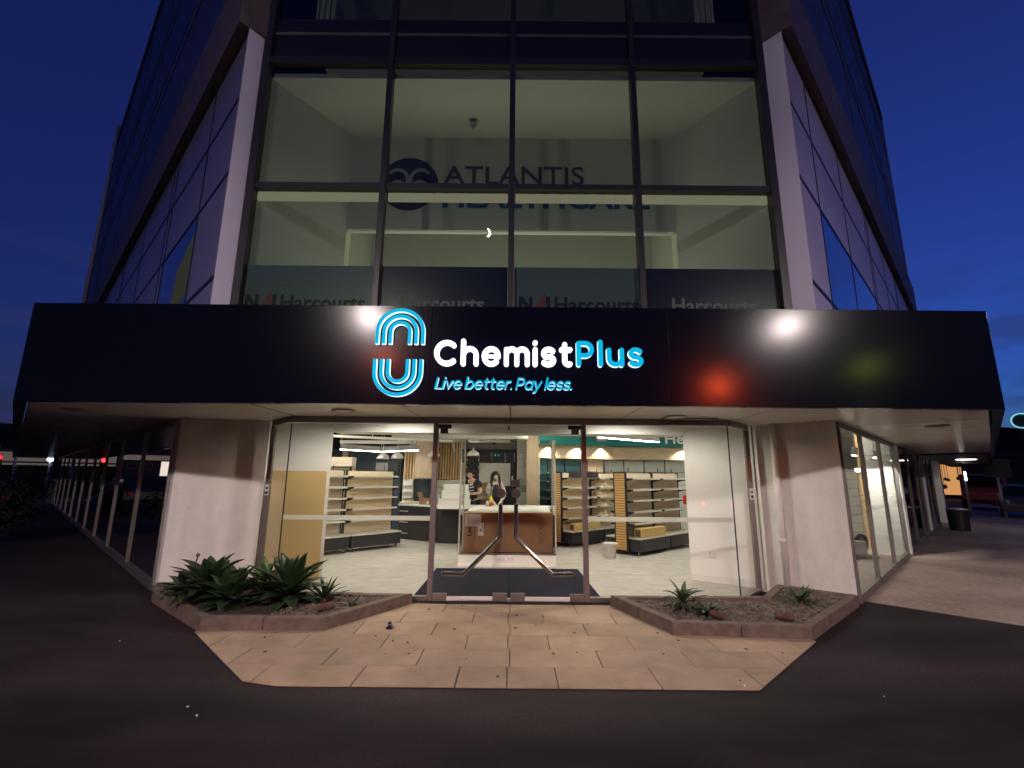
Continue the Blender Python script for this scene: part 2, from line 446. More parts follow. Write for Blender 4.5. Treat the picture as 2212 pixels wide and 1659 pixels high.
for r_ in range(6):
    y0 = 3.975 + 0.4 * r_; off = -0.42 if r_ % 2 == 0 else -0.80
    for k in range(-5, 6):
        x0 = off + 0.8 * k; x1 = x0 + 0.8
        cuts = [x0, x1]
        if x0 < -0.02 < x1 and min(-0.02 - x0, x1 + 0.02) > 0.05: cuts = [x0, -0.02, x1]
        for c0, c1 in zip(cuts, cuts[1:]):
            jx, jy = rnd.uniform(.003, .0065), rnd.uniform(.002, .005)
            wig = rnd.uniform(-.004, .004)
            pl = clip_poly([(c0 + jx, y0 + jy), (c1 - jx + wig, y0 + jy), (c1 - jx, y0 + .4 - jy), (c0 + jx, y0 + .4 - jy)], halfs)
            if len(pl) < 3: continue
            dz = rnd.uniform(-0.0015, 0.0015)
            slabs[rnd.choice(list(slabs))].prism(pl, 0.002, 0.013 + dz)
for k, (mname, mb) in enumerate(slabs.items()):
    build("paving", mb, mname, kind="structure", bevel=0.0025)

# shop carpet
g = MB(); g.add([(x, y, 0.02) for x, y in [(-3.0, 6.55), (3.0, 6.55), (3.6, 7.1), (4.62, 6.72), (13.05, 15.2), (-7, 15.2), (-6.6, 9.0), (-3.9, 7.6), (-3.6, 7.1)]], [tuple(range(9))])
build("shop_floor", g, "carpet", kind="structure")
g = MB(); g.box(-0.001, 0, 0, 0, 0, 0) if False else None
g.prism([(-3.02, 6.5), (3.02, 6.5), (3.62, 7.1), (4.35, 6.70), (12.9, 15.2), (-7, 15.2), (-6.6, 9), (-4.6, 7.2), (-3.62, 7.1)], 2.92, 3.3)
build("shop_ceiling", g, "ceiling_paint", kind="structure")
g = MB()
g.box(-7.0, 14.85, 0, 12.9, 15.05, 2.92)
build("back_wall", g, "white_paint", kind="structure")
g = MB(); g.prism([(-3.80, 7.45), (-6.0, 14.85), (-6.15, 14.85), (-3.95, 7.40)][::-1], 0, 2.92)
build("inner_wall", g, "white_paint", kind="structure")
# party wall towards the dark shops further along the right hand street
g = MB(); g.prism([sp(1, 6.05, -0.06), sp(1, 6.2, -0.06), sp(1, 6.2, -0.45), (12.75, 14.85), (12.5, 14.85), sp(1, 6.05, -0.6)][::-1], 0, 2.92)
build("party_wall", g, "white_paint", kind="structure")
# splayed stub walls and the bulkhead that frame the view into the shop
for sgn, pts, lab in ((-1, [(-2.96, 7.79), (-3.80, 7.30), (-3.90, 7.45), (-3.10, 7.99)], 0), (1, [(2.87, 7.86), (3.72, 7.28), (3.85, 7.42), (3.02, 8.05)], 1)):
    p = pts if sgn > 0 else pts[::-1]
    g = MB(); g.prism(p, 0.02, 2.92); build("stub_wall", g, "white_paint", kind="structure")
    a, b = Vector(pts[0]), Vector(pts[1]); n_ = Vector((-(b - a).y, (b - a).x)).normalized() * (1 if sgn < 0 else -1)
    if n_.y > 0: n_ = -n_
    q = [a, b, b + n_ * .014, a + n_ * .014]; q = [(t.x, t.y) for t in q]
    ar = sum(q[i][0] * q[(i + 1) % 4][1] - q[(i + 1) % 4][0] * q[i][1] for i in range(4))
    if ar < 0: q.reverse()
    g = MB(); g.prism(q, 0.022, 0.12); build("skirting", g, "plastic_white", kind="structure")
g = MB(); g.prism([(-2.98, 7.80), (2.89, 7.80), (2.92, 8.25), (-3.0, 8.25)], 2.305, 2.92)
build("bulkhead_beam", g, "white_paint", kind="structure")
g = MB(); g.prism([(-3.0, 6.56), (3.0, 6.56), (3.55, 7.12), (2.93, 7.798), (-3.0, 7.798), (-3.55, 7.12)], 2.66, 2.70)
build("vestibule_ceiling", g, "white_paint", kind="structure")

# =================================================================== THE BUILDING
B = empty("office_building", (0, 6.5, 0), 0, "dark glass office building with a black canopy and a lit chamfered corner shop below", "building")
def bpart(name, mb, m, label=None, parent=B, **k): return build(name, mb, m, parent, label, **k)

# --- piers
g = MB(); g.prism([(-4.845, 6.846), (-3.70, 7.16), (-3.72, 7.40), (-5.0, 7.25), sp(-1, 0.95, 0)], 0, 2.40)
bpart("pier", g, "render_wall", bevel=0.006)
g = MB(); g.prism([(4.517, 6.492), sp(1, 0.42, 0), (4.75, 7.0), (3.78, 7.40), (3.72, 7.14)], 0, 2.40)
bpart("pier", g, "render_wall", bevel=0.006)
a_, b2 = Vector((-4.845, 6.846)), Vector((-3.70, 7.16)); dd = (b2 - a_).normalized(); nn = Vector((dd.y, -dd.x))
for t_, z_, r_ in ((.50, .93, .016), (.72, .88, .012), (.68, .62, .015), (.25, 1.12, .008), (.86, 1.30, .007), (.40, .35, .010)):
    q = a_ + dd * t_ + nn * .001; g = MB(); g.ball((q.x, q.y, z_), r_, 8, 5, (1, .12, .7)); bpart("plaster_chip", g, "kerb" if r_ < .012 else "plastic_white")
# downpipe in the corner of the right pier
g = MB(); g.smooth = True
dx, dy = 3.86, 6.93
g.tube([(dx, dy, 0.02), (dx, dy, 2.40)], 0.042, 14)
dp = bpart("downpipe", g, "render_wall")
g = MB(); g.smooth = True
g.lathe([(0.043, 0), (0.052, 0.003), (0.052, 0.042), (0.043, 0.045)], (dx, dy, 0.72), 16)
build("pipe_collar", g, "render_wall", dp)

# --- shopfront
GY = 6.5
CL, CR = (-3.06, GY), (3.0, GY)
PLp, PRp = (-3.58, 7.06), (3.55, 7.10)
HEAD, SILL = 2.315, 0.07
def wallbox(mb, a, b, t, z0, z1, d0=0.0, d1=1.0, off=0.0):
    a, b = Vector(a), Vector(b); u = (b - a); n_ = Vector((u.y, -u.x)).normalized()
    p0, p1 = a + u * d0, a + u * d1
    q = [p0 + n_ * (off - t / 2), p1 + n_ * (off - t / 2), p1 + n_ * (off + t / 2), p0 + n_ * (off + t / 2)]
    q = [(v.x, v.y) for v in q]
    ar = sum(q[i][0] * q[(i + 1) % 4][1] - q[(i + 1) % 4][0] * q[i][1] for i in range(4))
    if ar < 0: q.reverse()
    return mb.prism(q, z0, z1)
for a, b, d0, d1 in ((CL, (-1.085, GY), 0, 1), ((1.035, GY), CR, 0, 1), (PLp, CL, 0, .96), (CR, PRp, .04, 1)):
    g = MB(); wallbox(g, a, b, .07, 0.0, SILL, d0, d1); bpart("window_sill", g, "alu")
g = MB()
wallbox(g, CL, CR, .08, HEAD, 2.398); wallbox(g, PLp, CL, .076, HEAD + .002, 2.397, 0, .97); wallbox(g, CR, PRp, .076, HEAD + .002, 2.397, .03, 1)
bpart("window_head", g, "alu")
for x in (-1.045, 0.995):
    g = MB(); g.box(x - .032, GY - .05, 0.0, x + .032, GY + .05, HEAD); bpart("door_post", g, "alu", bevel=.004)
for p in (PLp, PRp):
    g = MB(); g.box(p[0] - .03, p[1] - .03, 0, p[0] + .03, p[1] + .03, HEAD); bpart("corner_post", g, "alu")
# dark silicone joint where the panes meet
for p in (CL, CR):
    g = MB(); g.box(p[0] - .006, p[1] - .008, SILL, p[0] + .006, p[1] + .008, HEAD); bpart("silicone_joint", g, "alu_dark")
def pane(a, b, z0, z1, m="shop_glass", name="shopfront_pane", y_off=0.0, parent=B):
    g = MB(); g.quad((a[0], a[1] + y_off, z0), (b[0], b[1] + y_off, z0), (b[0], b[1] + y_off, z1), (a[0], a[1] + y_off, z1))
    return build(name, g, m, parent)
p1 = pane(CL, (-1.077, GY), SILL, HEAD); p2 = pane((1.027, GY), CR, SILL, HEAD)
p3 = pane(PLp, CL, SILL, HEAD); p4 = pane(CR, PRp, SILL, HEAD)
# frosted safety bands on the fixed panes
g = MB(); g.box(-3.05, GY - .004, 1.012, -1.08, GY - .002, 1.072); build("frosted_band", g, "film", p1)
g = MB(); g.box(1.03, GY - .004, 1.022, 2.99, GY - .002, 1.082); build("frosted_band", g, "film", p2)
# small notices on the angled posts
for p, sx_ in ((PLp, 1), (PRp, -1)):
    g = MB(); g.box(p[0] - .028, p[1] - .036, 1.30, p[0] + .028, p[1] - .032, 1.46)
    n1 = bpart("notice", g, "paper")
    g = MB(); g.lathe([(0.017, 0), (0.017, .001)], (p[0], p[1] - .0365, 1.405), 16, FACE); g.box(p[0] - .018, p[1] - .038, 1.32, p[0] + .018, p[1] - .0365, 1.36)
    build("print", g, "print_dark", n1)
# glass doors with cranked pull handles
DY = 6.46
for k, (x0, x1, sg) in enumerate(((-1.01, -0.028, -1), (-0.012, 0.96, 1))):
    g = MB(); g.quad((x0, DY, 0.075), (x1, DY, 0.075), (x1, DY, 2.30), (x0, DY, 2.30))
    d = bpart("glass_door", g, "shop_glass")
    hx = x0 if sg < 0 else x1; cx_ = x1 if sg < 0 else x0
    g = MB(); g.box(hx, DY - .016, 0.02, hx - sg * .19, DY + .016, 0.115); build("patch_fitting", g, "alu", d, bevel=.003)
    g = MB(); g.box(cx_ + sg * .015, DY - .022, 0.03, cx_ + sg * .20, DY + .022, 0.12); build("door_lock", g, "black_board" if False else "alu", d, bevel=.003)
    g = MB(); g.box(cx_ + sg * .20, DY - .014, 0.035, hx - sg * .19, DY + .014, 0.075); build("bottom_rail", g, "plastic_white", d)
    g = MB(); g.box(hx, DY - .018, 2.245, hx - sg * .18, DY + .018, 2.30); build("top_hinge", g, "alu_dark", d, bevel=.003)
    for (yy) in ((DY - .055),):
        pts = [(-.137, 1.225), (-.137, .815), (-.606, .352), (-.870, .358)] if sg < 0 else [(.069, 1.228), (.069, .817), (.549, .357), (.80, .362)]
        g = MB(); g.smooth = True
        for a_, b2 in zip(pts, pts[1:]): g.tube([(a_[0], yy, a_[1]), (b2[0], yy, b2[1])], .029, 18, cap=False)
        for x, z in pts: g.ball((x, yy, z), .029, 18, 12)
        for x, z in ((pts[0][0], 1.17), (pts[3][0] + (-sg) * .03, pts[3][1])):
            g.tube([(x, yy, z), (x, DY, z)], .011, 8)
        build("pull_handle", g, "chrome", d)
    # inside half of the handle pair
    g = MB(); g.smooth = True; [g.tube([(a_[0], DY + .055, a_[1]), (b2[0], DY + .055, b2[1])], .018, 14) for a_, b2 in zip(pts, pts[1:])]; build("inner_handle", g, "chrome", d)
    px = -.132 if sg < 0 else .068
    g = MB(); g.lathe([(.062, 0), (.062, .001)], (px, DY - .002, 1.375), 40, FACE)
    st = build("pull_sticker", g, "sticker_plum", d)
    g = MB(); add_text(g, "PULL", at(px - .043, DY - .0045, 1.361), .086, .028, bold=.012); build("lettering", g, "sticker_print", st)
    g = MB(); sxx = -.985 if sg < 0 else .822; g.box(sxx, DY - .003, 2.175, sxx + .11, DY - .001, 2.243)
    s2 = build("door_notice", g, "sticker_brown", d)
    g = MB(); g.box(sxx + .012, DY - .005, 2.222, sxx + .098, DY - .0035, 2.233); add_text(g, "(•Chubb", at(sxx + .01, DY - .005, 2.198), .09, .018, bold=.01)
    g.box(sxx + .02, DY - .005, 2.184, sxx + .09, DY - .0035, 2.190)
    build("print", g, "sticker_print", s2)
    if sg > 0:
        g = MB(); g.box(.018, DY - .003, 1.463, .118, DY - .001, 1.563); wc = build("access_sticker", g, "sticker_plum", d)
        g = MB(); g.smooth = True
        cxx, czz, yy = .060, 1.497, DY - .006
        g.tube([(cxx + .026 * math.cos(R(a_)), yy, czz + .026 * math.sin(R(a_))) for a_ in range(120, 381, 20)], .0045, 6)
        g.tube([(.058, yy, 1.545), (.058, yy, 1.513), (.083, yy, 1.510), (.100, yy, 1.480), (.110, yy, 1.486)], .0055, 6)
        g.ball((.058, yy, 1.552), .008, 10, 6, (1, .3, 1))
        build("wheelchair_symbol", g, "sticker_print", wc)
g = MB(); g.box(-.055, DY - .02, 2.235, -.003, DY + .02, 2.312); bpart("door_catch", g, "plastic_white")
g = MB(); g.box(-.05, DY - .024, 2.222, -.028, DY - .021, 2.285); bpart("catch_plate", g, "alu_dark")
# threshold strip under the doors
g = MB(); g.box(-1.01, DY - .004, 0.0, .96, DY + .05, .022); bpart("threshold", g, "alu")

# --- canopy
FY, FZ0, FZ1 = 5.10, 2.375, 3.515
FXL, FXR = -5.50, 5.44
can = bpart("canopy", MB().prism([(FXL + .05, FY + .13), (FXR - .05, FY + .13)] + [(FXR + 30 * DR.x - .1, FY + 30 * DR.y + .1), sp(1, 30, -.2), sp(1, 0, -.3), sp(-1, 0, -.3), sp(-1, 30, -.2), (FXL + 30 * DL.x + .1, FY + 30 * DL.y + .1)], 2.60, 3.44), "alu_dark")
# soffit lining
g = MB(); g.prism([(FXL + .10, FY + .085), (FXR - .10, FY + .085), (FXR - .06 + 11.9 * DR.x, FY + .02 + 11.9 * DR.y), sp(1, 11.9, -.02), sp(1, 0.35, -.02), (3.72, 7.20), (3.0, 6.56), (-3.06, 6.56), (-3.75, 7.20), sp(-1, .75, -.02), sp(-1, 30, -.02), (FXL + .05 + 30 * DL.x, FY + .02 + 30 * DL.y)], 2.40, 2.598)
build("soffit", g, "soffit", can)
# soffit beyond the shop's light, its shade put into a dark colour
g = MB(); g.prism([(FXR - .12 + 11.95 * DR.x, FY + .06 + 11.95 * DR.y), (FXR - .12 + 30 * DR.x, FY + .06 + 30 * DR.y), sp(1, 30, -.02), sp(1, 11.95, -.02)], 2.36, 2.598)
build("shaded_soffit", g, "beam_grey", can)
# open joints in the soffit sheets
g = MB()
for (a, b) in (((-1.27, 5.22), (-1.30, 6.45)), ((-.024, 5.22), (-.012, 6.45)), ((1.505, 5.22), (1.485, 6.45)), ((-3.02, 5.22), (-3.0, 6.45)), ((3.1, 5.22), (3.0, 6.45))):
    g = MB(); g.box(a[0] - .004, a[1], 2.3975, b[0] + .004 if b[0] > a[0] else a[0] + .004, b[1], 2.3995); build("soffit_joint", g, "soffit_joint", can)
for s in (1.2, 2.5, 3.8, 5.1, 6.4, 7.7, 9.0, 10.3):
    for side in (-1, 1): g = MB(); sbox(g, side, s - .004, s + .004, .03, 1.45, 2.3975, 2.3995); build("soffit_joint", g, "soffit_joint", can)
# fascia panels, with their open joints
def fpanel(x0, x1):
    g = MB(); g.box(x0, FY, FZ0, x1, FY + .09, FZ1); build("fascia_panel", g, "fascia", can, bevel=.003)
for x0, x1 in ((FXL, -.922), (-.918, 1.764), (1.768, FXR)): fpanel(x0, x1)
for side, fx in ((-1, FXL), (1, FXR)):
    D_, N_ = (DL, NL) if side < 0 else (DR, NR)
    for s0 in (0, 6, 12, 18, 24):
        a = Vector((fx, FY)) + D_ * (s0 + .003); b = Vector((fx, FY)) + D_ * (s0 + 5.997)
        q = [a, b, b - N_ * .10, a - N_ * .10]; q = [(v.x, v.y) for v in q]
        if side > 0: q = q
        ar = sum(q[i][0] * q[(i + 1) % 4][1] - q[(i + 1) % 4][0] * q[i][1] for i in range(4))
        if ar < 0: q.reverse()
        g = MB(); g.prism(q, FZ0, FZ1); build("fascia_panel", g, "fascia", can)
# bright metal lip behind the fascia's lower edge
g = MB(); g.box(FXL + .2, FY + .092, 2.382, FXR - .2, FY + .112, 2.402); build("metal_lip", g, "fascia_edge", can)
# round soffit light fittings (off), hatch
for x, y in ((-2.113, 5.826), (2.165, 6.128), (6.3, 6.9), (-5.572, 5.916)):
    g = MB(); g.smooth = True; g.lathe([(.10, 2.392), (.118, 2.388), (.132, 2.380), (.140, 2.384), (.140, 2.3995)], (x, y, 0), 32)
    f = build("soffit_light", g, "plastic_grey", can)
    g = MB(); g.lathe([(.098, 2.3885), (.098, 2.3915)], (x, y, 0), 28); build("diffuser", g, "plastic_white" if y < 6.8 and x > -5 else "alu_dark", f)
g = MB(); g.box(2.05, 6.28, 2.385, 2.80, 6.44, 2.3985); build("soffit_hatch", g, "beam_grey", can)
# lit downlight at the far end of the right canopy
x, y = 16.6, 17.25
g = MB(); g.lathe([(.28, 2.345), (.28, 2.358)], (x, y, 0), 24); build("soffit_light", g, "em_white", can, "lit round downlight")

# --- side street shopfronts under the canopy
def side_front(side, posts, m_glass, base_mat, z1=2.395, lab=None):
    for i, s in enumerate(posts):
        g = MB()
        sbox(g, side, s - .026, s + .026, -.03, .03, .0, z1); bpart("shopfront_post", g, "alu")
    for s0, s1 in zip(posts, posts[1:]):
        g = MB(); sbox(g, side, s0 + .027, s1 - .027, -.03, .04, 0.0, .10); bpart("bottom_rail", g, "alu")
        g = MB(); sbox(g, side, s0 + .027, s1 - .027, -.025, .03, z1 - .075, z1 - .002); bpart("top_rail", g, "alu")
        a, b = sp(side, s0 + .03, 0), sp(side, s1 - .03, 0)
        g = MB(); g.quad((*a, .10), (*b, .10), (*b, z1 - .07), (*a, z1 - .07)); bpart("side_pane", g, m_glass)
side_front(1, [.46, 2.10, 3.97, 6.0], "shop_glass", "alu")
side_front(1, [6.30, 8.2, 10.1, 11.2, 12.5, 13.8, 15.6], "dark_glass", "alu_dark")
side_front(-1, [.98, 3.30, 5.85, 8.2, 10.6, 13.0, 15.4, 17.8, 20.2, 22.6, 25.0, 27.4], "dark_glass", "alu_dark")
g = MB(); sbox(g, 1, 6.25, 15.7, -3.2, -3.0, 0, 2.9); sbox(g, 1, 15.5, 15.7, -3.0, -.05, 0, 2.9); bpart("dark_interior", g, "dark_void")
g = MB(); sbox(g, -1, 2.2, 28, -1.6, -1.5, 0, 2.9); sbox(g, -1, 27.8, 28, -1.5, -.05, 0, 2.9); bpart("dark_interior", g, "beam_grey")
g = MB(); sbox(g, 1, 17.5, 17.8, -.2, .12, 0, 2.39); bpart("pier", g, "white_paint")
g = MB(); sbox(g, -1, 28.2, 29.4, -.2, .12, 0, 2.39); bpart("pier", g, "render_wall")
# poster behind the glass of a dark shop
g = MB(); sbox(g, 1, 7.2, 7.85, -.5, -.48, .95, 1.78); po = bpart("poster", g, "carton_yellow")
g = MB(); sbox(g, 1, 7.25, 7.8, -.478, -.474, 1.32, 1.48); build("poster_band", g, "em_blue" if False else "teal", po)

# --- floors above the canopy
WY = 6.55
def seg(mb, pts, z0, z1): mb.prism(pts, z0, z1)
# white corner fins
g = MB(); g.prism([(-4.33, 6.36), (-4.28, 6.28), (-4.12, 6.52), (-4.14, 6.62), (-4.36, 6.56)], 3.3, 8.80)
fin = bpart("corner_fin", g, "white_panel", bevel=.004)
g = MB(); g.box(-4.40, 6.20, 7.535, -4.0, 6.60, 7.543)
g = MB(); g.prism([(4.33, 6.34), (4.36, 6.56), (4.10, 6.62), (4.07, 6.50), (4.28, 6.26)], 3.3, 8.76)
bpart("corner_fin", g, "white_panel", bevel=.004)
# front glazing: mullions, transoms, panes
mull = [-4.06, -2.02, -.03, 1.92, 4.02]
for i, x in enumerate(mull):
    w = .045 if 0 < i < 4 else .06
    g = MB(); g.box(x - w, WY - .09, 3.3, x + w, WY + .05, 13.0); bpart("mullion", g, "alu_dark", bevel=.004)
for z, h in ((5.99, .045), (8.27, .06)):
    for a, b in zip(mull, mull[1:]):
        g = MB(); g.box(a + .05, WY - .07, z - h, b - .05, WY + .045, z + h); bpart("transom", g, "alu_dark")
for (z0, z1) in ((3.3, 5.945), (6.035, 8.21)):
    for a, b in zip(mull, mull[1:]): pane((a + .045, WY), (b - .045, WY), z0, z1, "tint_glass", "window_pane")
for a, b in zip(mull, mull[1:]):
    pane((a + .045, WY), (b - .045, WY), 9.14, 13.0, "tint_glass", "window_pane")
    g = MB(); g.box(a + .046, WY - .01, 8.332, b - .046, WY + .03, 8.80); bpart("spandrel_panel", g, "spandrel")
    g = MB(); g.box(a + .046, WY - .02, 8.803, b - .046, WY + .03, 8.86); bpart("spandrel_trim", g, "beam_grey")
    g = MB(); g.box(a + .046, WY - .01, 8.863, b - .046, WY + .03, 9.13); bpart("spandrel_panel", g, "spandrel")
g = MB(); g.box(-4.0, 9.5, 8.3, 4.0, 9.6, 13.0); bpart("upper_room_wall", g, "office_wall")
g = MB(); g.box(-3.5, 7.0, 8.96, 3.5, 9.0, 8.99); bpart("fill_panel", g, "lit_room_dim")  # unseen glowing panel added to lift the room above
g = MB(); g.box(-4.0, 6.95, 11.6, 4.0, 9.5, 11.7); bpart("upper_room_ceiling", g, "office_wall")
for sx_ in (-1, 1):
    g = MB()
    for k in range(7): g.box(sx_ * (3.62 - .05 * k), WY + .5 + .03 * (k % 2), 9.15, sx_ * (3.58 - .05 * k), WY + .56 + .03 * (k % 2), 11.5)
    bpart("curtain", g, "office_wall")
# office behind the big windows
g = MB(); g.prism([(-4.05, 6.62), (-3.12, 8.0), (-3.12, 9.6), (-3.3, 9.6), (-3.3, 8.1), (-4.2, 6.7)][::-1], 3.45, 8.1)
bpart("office_side_wall", g, "office_wall")
g = MB(); g.prism([(4.02, 6.62), (4.2, 6.7), (3.2, 8.1), (3.2, 9.6), (3.04, 9.6), (3.04, 8.0)][::1], 3.45, 8.1)
bpart("office_side_wall", g, "office_wall")
g = MB(); g.box(-3.12, 8.0, 6.10, 3.04, 8.15, 8.1); bpart("office_bulkhead", g, "office_wall")
g = MB(); g.box(-3.3, 9.5, 3.45, 3.2, 9.6, 8.05); bpart("office_back_wall", g, "office_wall")
g = MB(); g.prism([(-4.15, 6.63), (4.15, 6.63), (4.15, 9.6), (-4.15, 9.6)], 8.06, 8.14); bpart("office_ceiling", g, "office_wall")
g = MB(); g.prism([(-4.2, 6.5), (4.2, 6.5), (4.2, 9.7), (-4.2, 9.7)], 3.32, 3.44); bpart("office_floor", g, "beam_grey")
# lit rail under transom and wall glow by the recess, made as glowing boxes
for a, b in zip(mull, mull[1:]):
    g = MB(); g.box(a + .06, WY + .05, 5.81, b - .06, WY + .10, 5.94); bpart("glowing_rail", g, "rail_glow")
for x in (-3.09, 3.01):
    g = MB(); g.box(x - .03, 8.03, 4.6, x + .03, 8.10, 6.08); bpart("wall_glow_strip", g, "strip_glow")
g = MB(); g.box(-3.0, 8.02, 6.085, 2.9, 8.12, 6.098); bpart("bulkhead_trim", g, "office_wall")
g = MB(); g.box(-2.9, 7.2, 3.46, 2.8, 9.2, 3.50); bpart("fill_panel", g, "office_fill")  # unseen glowing floor panel added to brighten the office
g = MB(); g.smooth = True; g.lathe([(.02, 0), (.025, .06), (.07, .08), (.075, .11), (.03, .16)], (-.75, 7.55, 7.88), 16); bpart("sprinkler", g, "letter_grey")

# --- side facades: panels between canopy and band, the band, the storeys above
def facade(side, verts, s_end, main_mat, alt):
    rows = [(3.45, 4.40), (4.40, 6.10), (6.10, 7.40), (7.40, 8.62)]
    cols = [.06] + verts + [s_end]
    for (z0, z1) in rows:
        for i, (a, b) in enumerate(zip(cols, cols[1:])):
            g = MB(); sbox(g, side, a + .012, b - .012, -.05, .0, z0 + .02, z1 - .02)
            bpart("facade_panel", g, alt.get((round(z0, 1), i), main_mat))
    g = MB()
    for z in (4.40, 6.10, 7.40, 8.62): sbox(g, side, .06, s_end, -.07, .006, z - .038, z + .038)
    for s in verts: sbox(g, side, s - .028, s + .028, -.075, .008, 3.45, 8.6)
    bpart("panel_frame", g, "frame_dark")
    g = MB(); sbox(g, side, -.02, s_end + .05, -.3, .16, 8.66, 10.15); bpart("cornice_band", g, "brown_band")
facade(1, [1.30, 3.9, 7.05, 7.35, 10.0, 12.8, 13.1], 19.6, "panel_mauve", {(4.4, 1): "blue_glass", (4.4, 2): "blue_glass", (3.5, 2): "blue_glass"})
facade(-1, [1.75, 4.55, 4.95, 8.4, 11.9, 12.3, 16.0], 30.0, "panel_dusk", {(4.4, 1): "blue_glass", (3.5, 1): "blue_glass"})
# glimpse of a lit office through the left facade
g = MB(); a0, a1 = sp(-1, 1.85, .004), sp(-1, 3.1, .004)
g.add([(*a0, 4.62), (*sp(-1, 3.15, .004), 4.35), (*sp(-1, 2.9, .004), 5.35), (*a0, 5.75)], [(0, 1, 2, 3)]); bpart("lit_window", g, "lit_room_dim", "window with a lit ceiling showing")
for side, s_end, z_top in ((1, 19.6, 19.0), (-1, 30.0, 22.5)):
    zs = [10.15, 10.75, 13.6, 14.2, 17.0, 17.6, z_top]
    cols = [0.0] + [s_end * k / 5 for k in range(1, 6)]
    for k, (z0, z1) in enumerate(zip(zs, zs[1:])):
        for a, b in zip(cols, cols[1:]):
            g = MB(); sbox(g, side, a + .01, b - .01, -.05, .0, z0 + .01, z1 - .01); bpart("upper_window", g, "upper_glass" if k % 2 else "upper_panel")
    g = MB()
    for z in zs[1:]: sbox(g, side, 0, s_end, -.06, .02, z - .02, z + .02)
    for c in cols[1:-1]: sbox(g, side, c - .02, c + .02, -.06, .02, 10.15, z_top)
    bpart("window_frame", g, "window_line")
    g = MB(); sbox(g, side, s_end, s_end + .2, -6, .05, 0.0, z_top); bpart("end_wall", g, "panel_dusk")
    g = MB(); sbox(g, side, 0, s_end, -.5, .08, z_top, z_top + .35); bpart("parapet", g, "brown_band")
g = MB(); g.prism([sp(-1, 0, -.35), sp(1, 0, -.35), sp(1, 19.4, -.4), (13, 28), (-16, 30), sp(-1, 29.6, -.4)], 18.2, 18.4); bpart("roof", g, "far_wall")
g = MB(); g.box(-4.2, 6.6, 13.0, 4.2, 6.7, 18.2); bpart("front_wall", g, "blue_glass")
# tall pale pole fixed to the left facade
g = MB(); sx0 = sp(-1, 26.6, .25); g.smooth = True
g.tube([(*sx0, 9.9), (*sx0, 22.0)], .10, 10)
bpart("facade_pole", g, "pole_white")

# =================================================================== SIGN
S = empty("illuminated_sign", (0, FY, 2.5), 0, "lit cyan and white shop sign with nested arches mounted on the black fascia", "shop sign")
def arc(cx, cy, rx, ry, a0, a1, n=18): return [(cx + rx * math.cos(R(a0 + (a1 - a0) * i / n)), cy + ry * math.sin(R(a0 + (a1 - a0) * i / n))) for i in range(n + 1)]
GL = {
 'C': (1.22, [arc(.66, .70, .66, .70, 48, 312, 26)]),
 'h': (.84, [[(0, 0), (0, 1.5)], [(0, .5)] + arc(.42, .58, .42, .42, 180, 0) + [(.84, 0)]]),
 'e': (.94, [[(.04, .5), (.90, .5), 'thin'], arc(.47, .5, .46, .5, 0, 318, 26)]),
 'm': (1.36, [[(0, 0), (0, .96)], [(0, .55)] + arc(.34, .64, .34, .36, 180, 0) + [(.68, 0)], [(.68, .55)] + arc(1.02, .64, .34, .36, 180, 0) + [(1.36, 0)]]),
 'i': (0.0, [[(0, 0), (0, .96)], [(0, 1.42), (0, 1.43)]]),
 's': (.70, [arc(.36, .745, .32, .255, 30, 270, 16) + arc(.35, .245, .34, .245, 90, -150, 18)[1:]]),
 't': (.56, [[(.20, 1.32), (.20, .30)] + arc(.46, .28, .26, .27, 180, 285, 10), [(0, .98), (.54, .98)]]),
 'P': (.86, [[(0, 0), (0, 1.40)], [(0, 1.40), (.42, 1.40)] + arc(.42, .99, .42, .41, 90, -90, 16)[1:] + [(0, .58)]]),
 'l': (0.0, [[(0, 0), (0, 1.5)]]),
 'u': (.82, [[(0, .97), (0, .42)] + arc(.41, .42, .41, .42, 180, 360)[1:], [(.82, .97), (.82, 0)]]),
 'L': (.70, [[(0, 1.40), (0, 0), (.70, 0)]]),
 'v': (.80, [[(0, .97), (.40, 0), (.80, .97)]]),
 'b': (.90, [[(0, 1.5), (0, 0)], arc(.45, .5, .45, .5, 0, 360, 26)]),
 'r': (.50, [[(0, 0), (0, .97)], [(0, .5)] + arc(.42, .56, .42, .42, 180, 80, 10)]),
 'a': (.90, [arc(.45, .5, .45, .5, 0, 360, 26), [(.90, .98), (.90, 0)]]),
 'y': (.82, [[(0, .97), (.41, .06)], [(.82, .97), (.30, -.32), (.22, -.44), (.06, -.47)]]),
 '.': (0.0, [[(0, .02), (0, .03)]]),
}
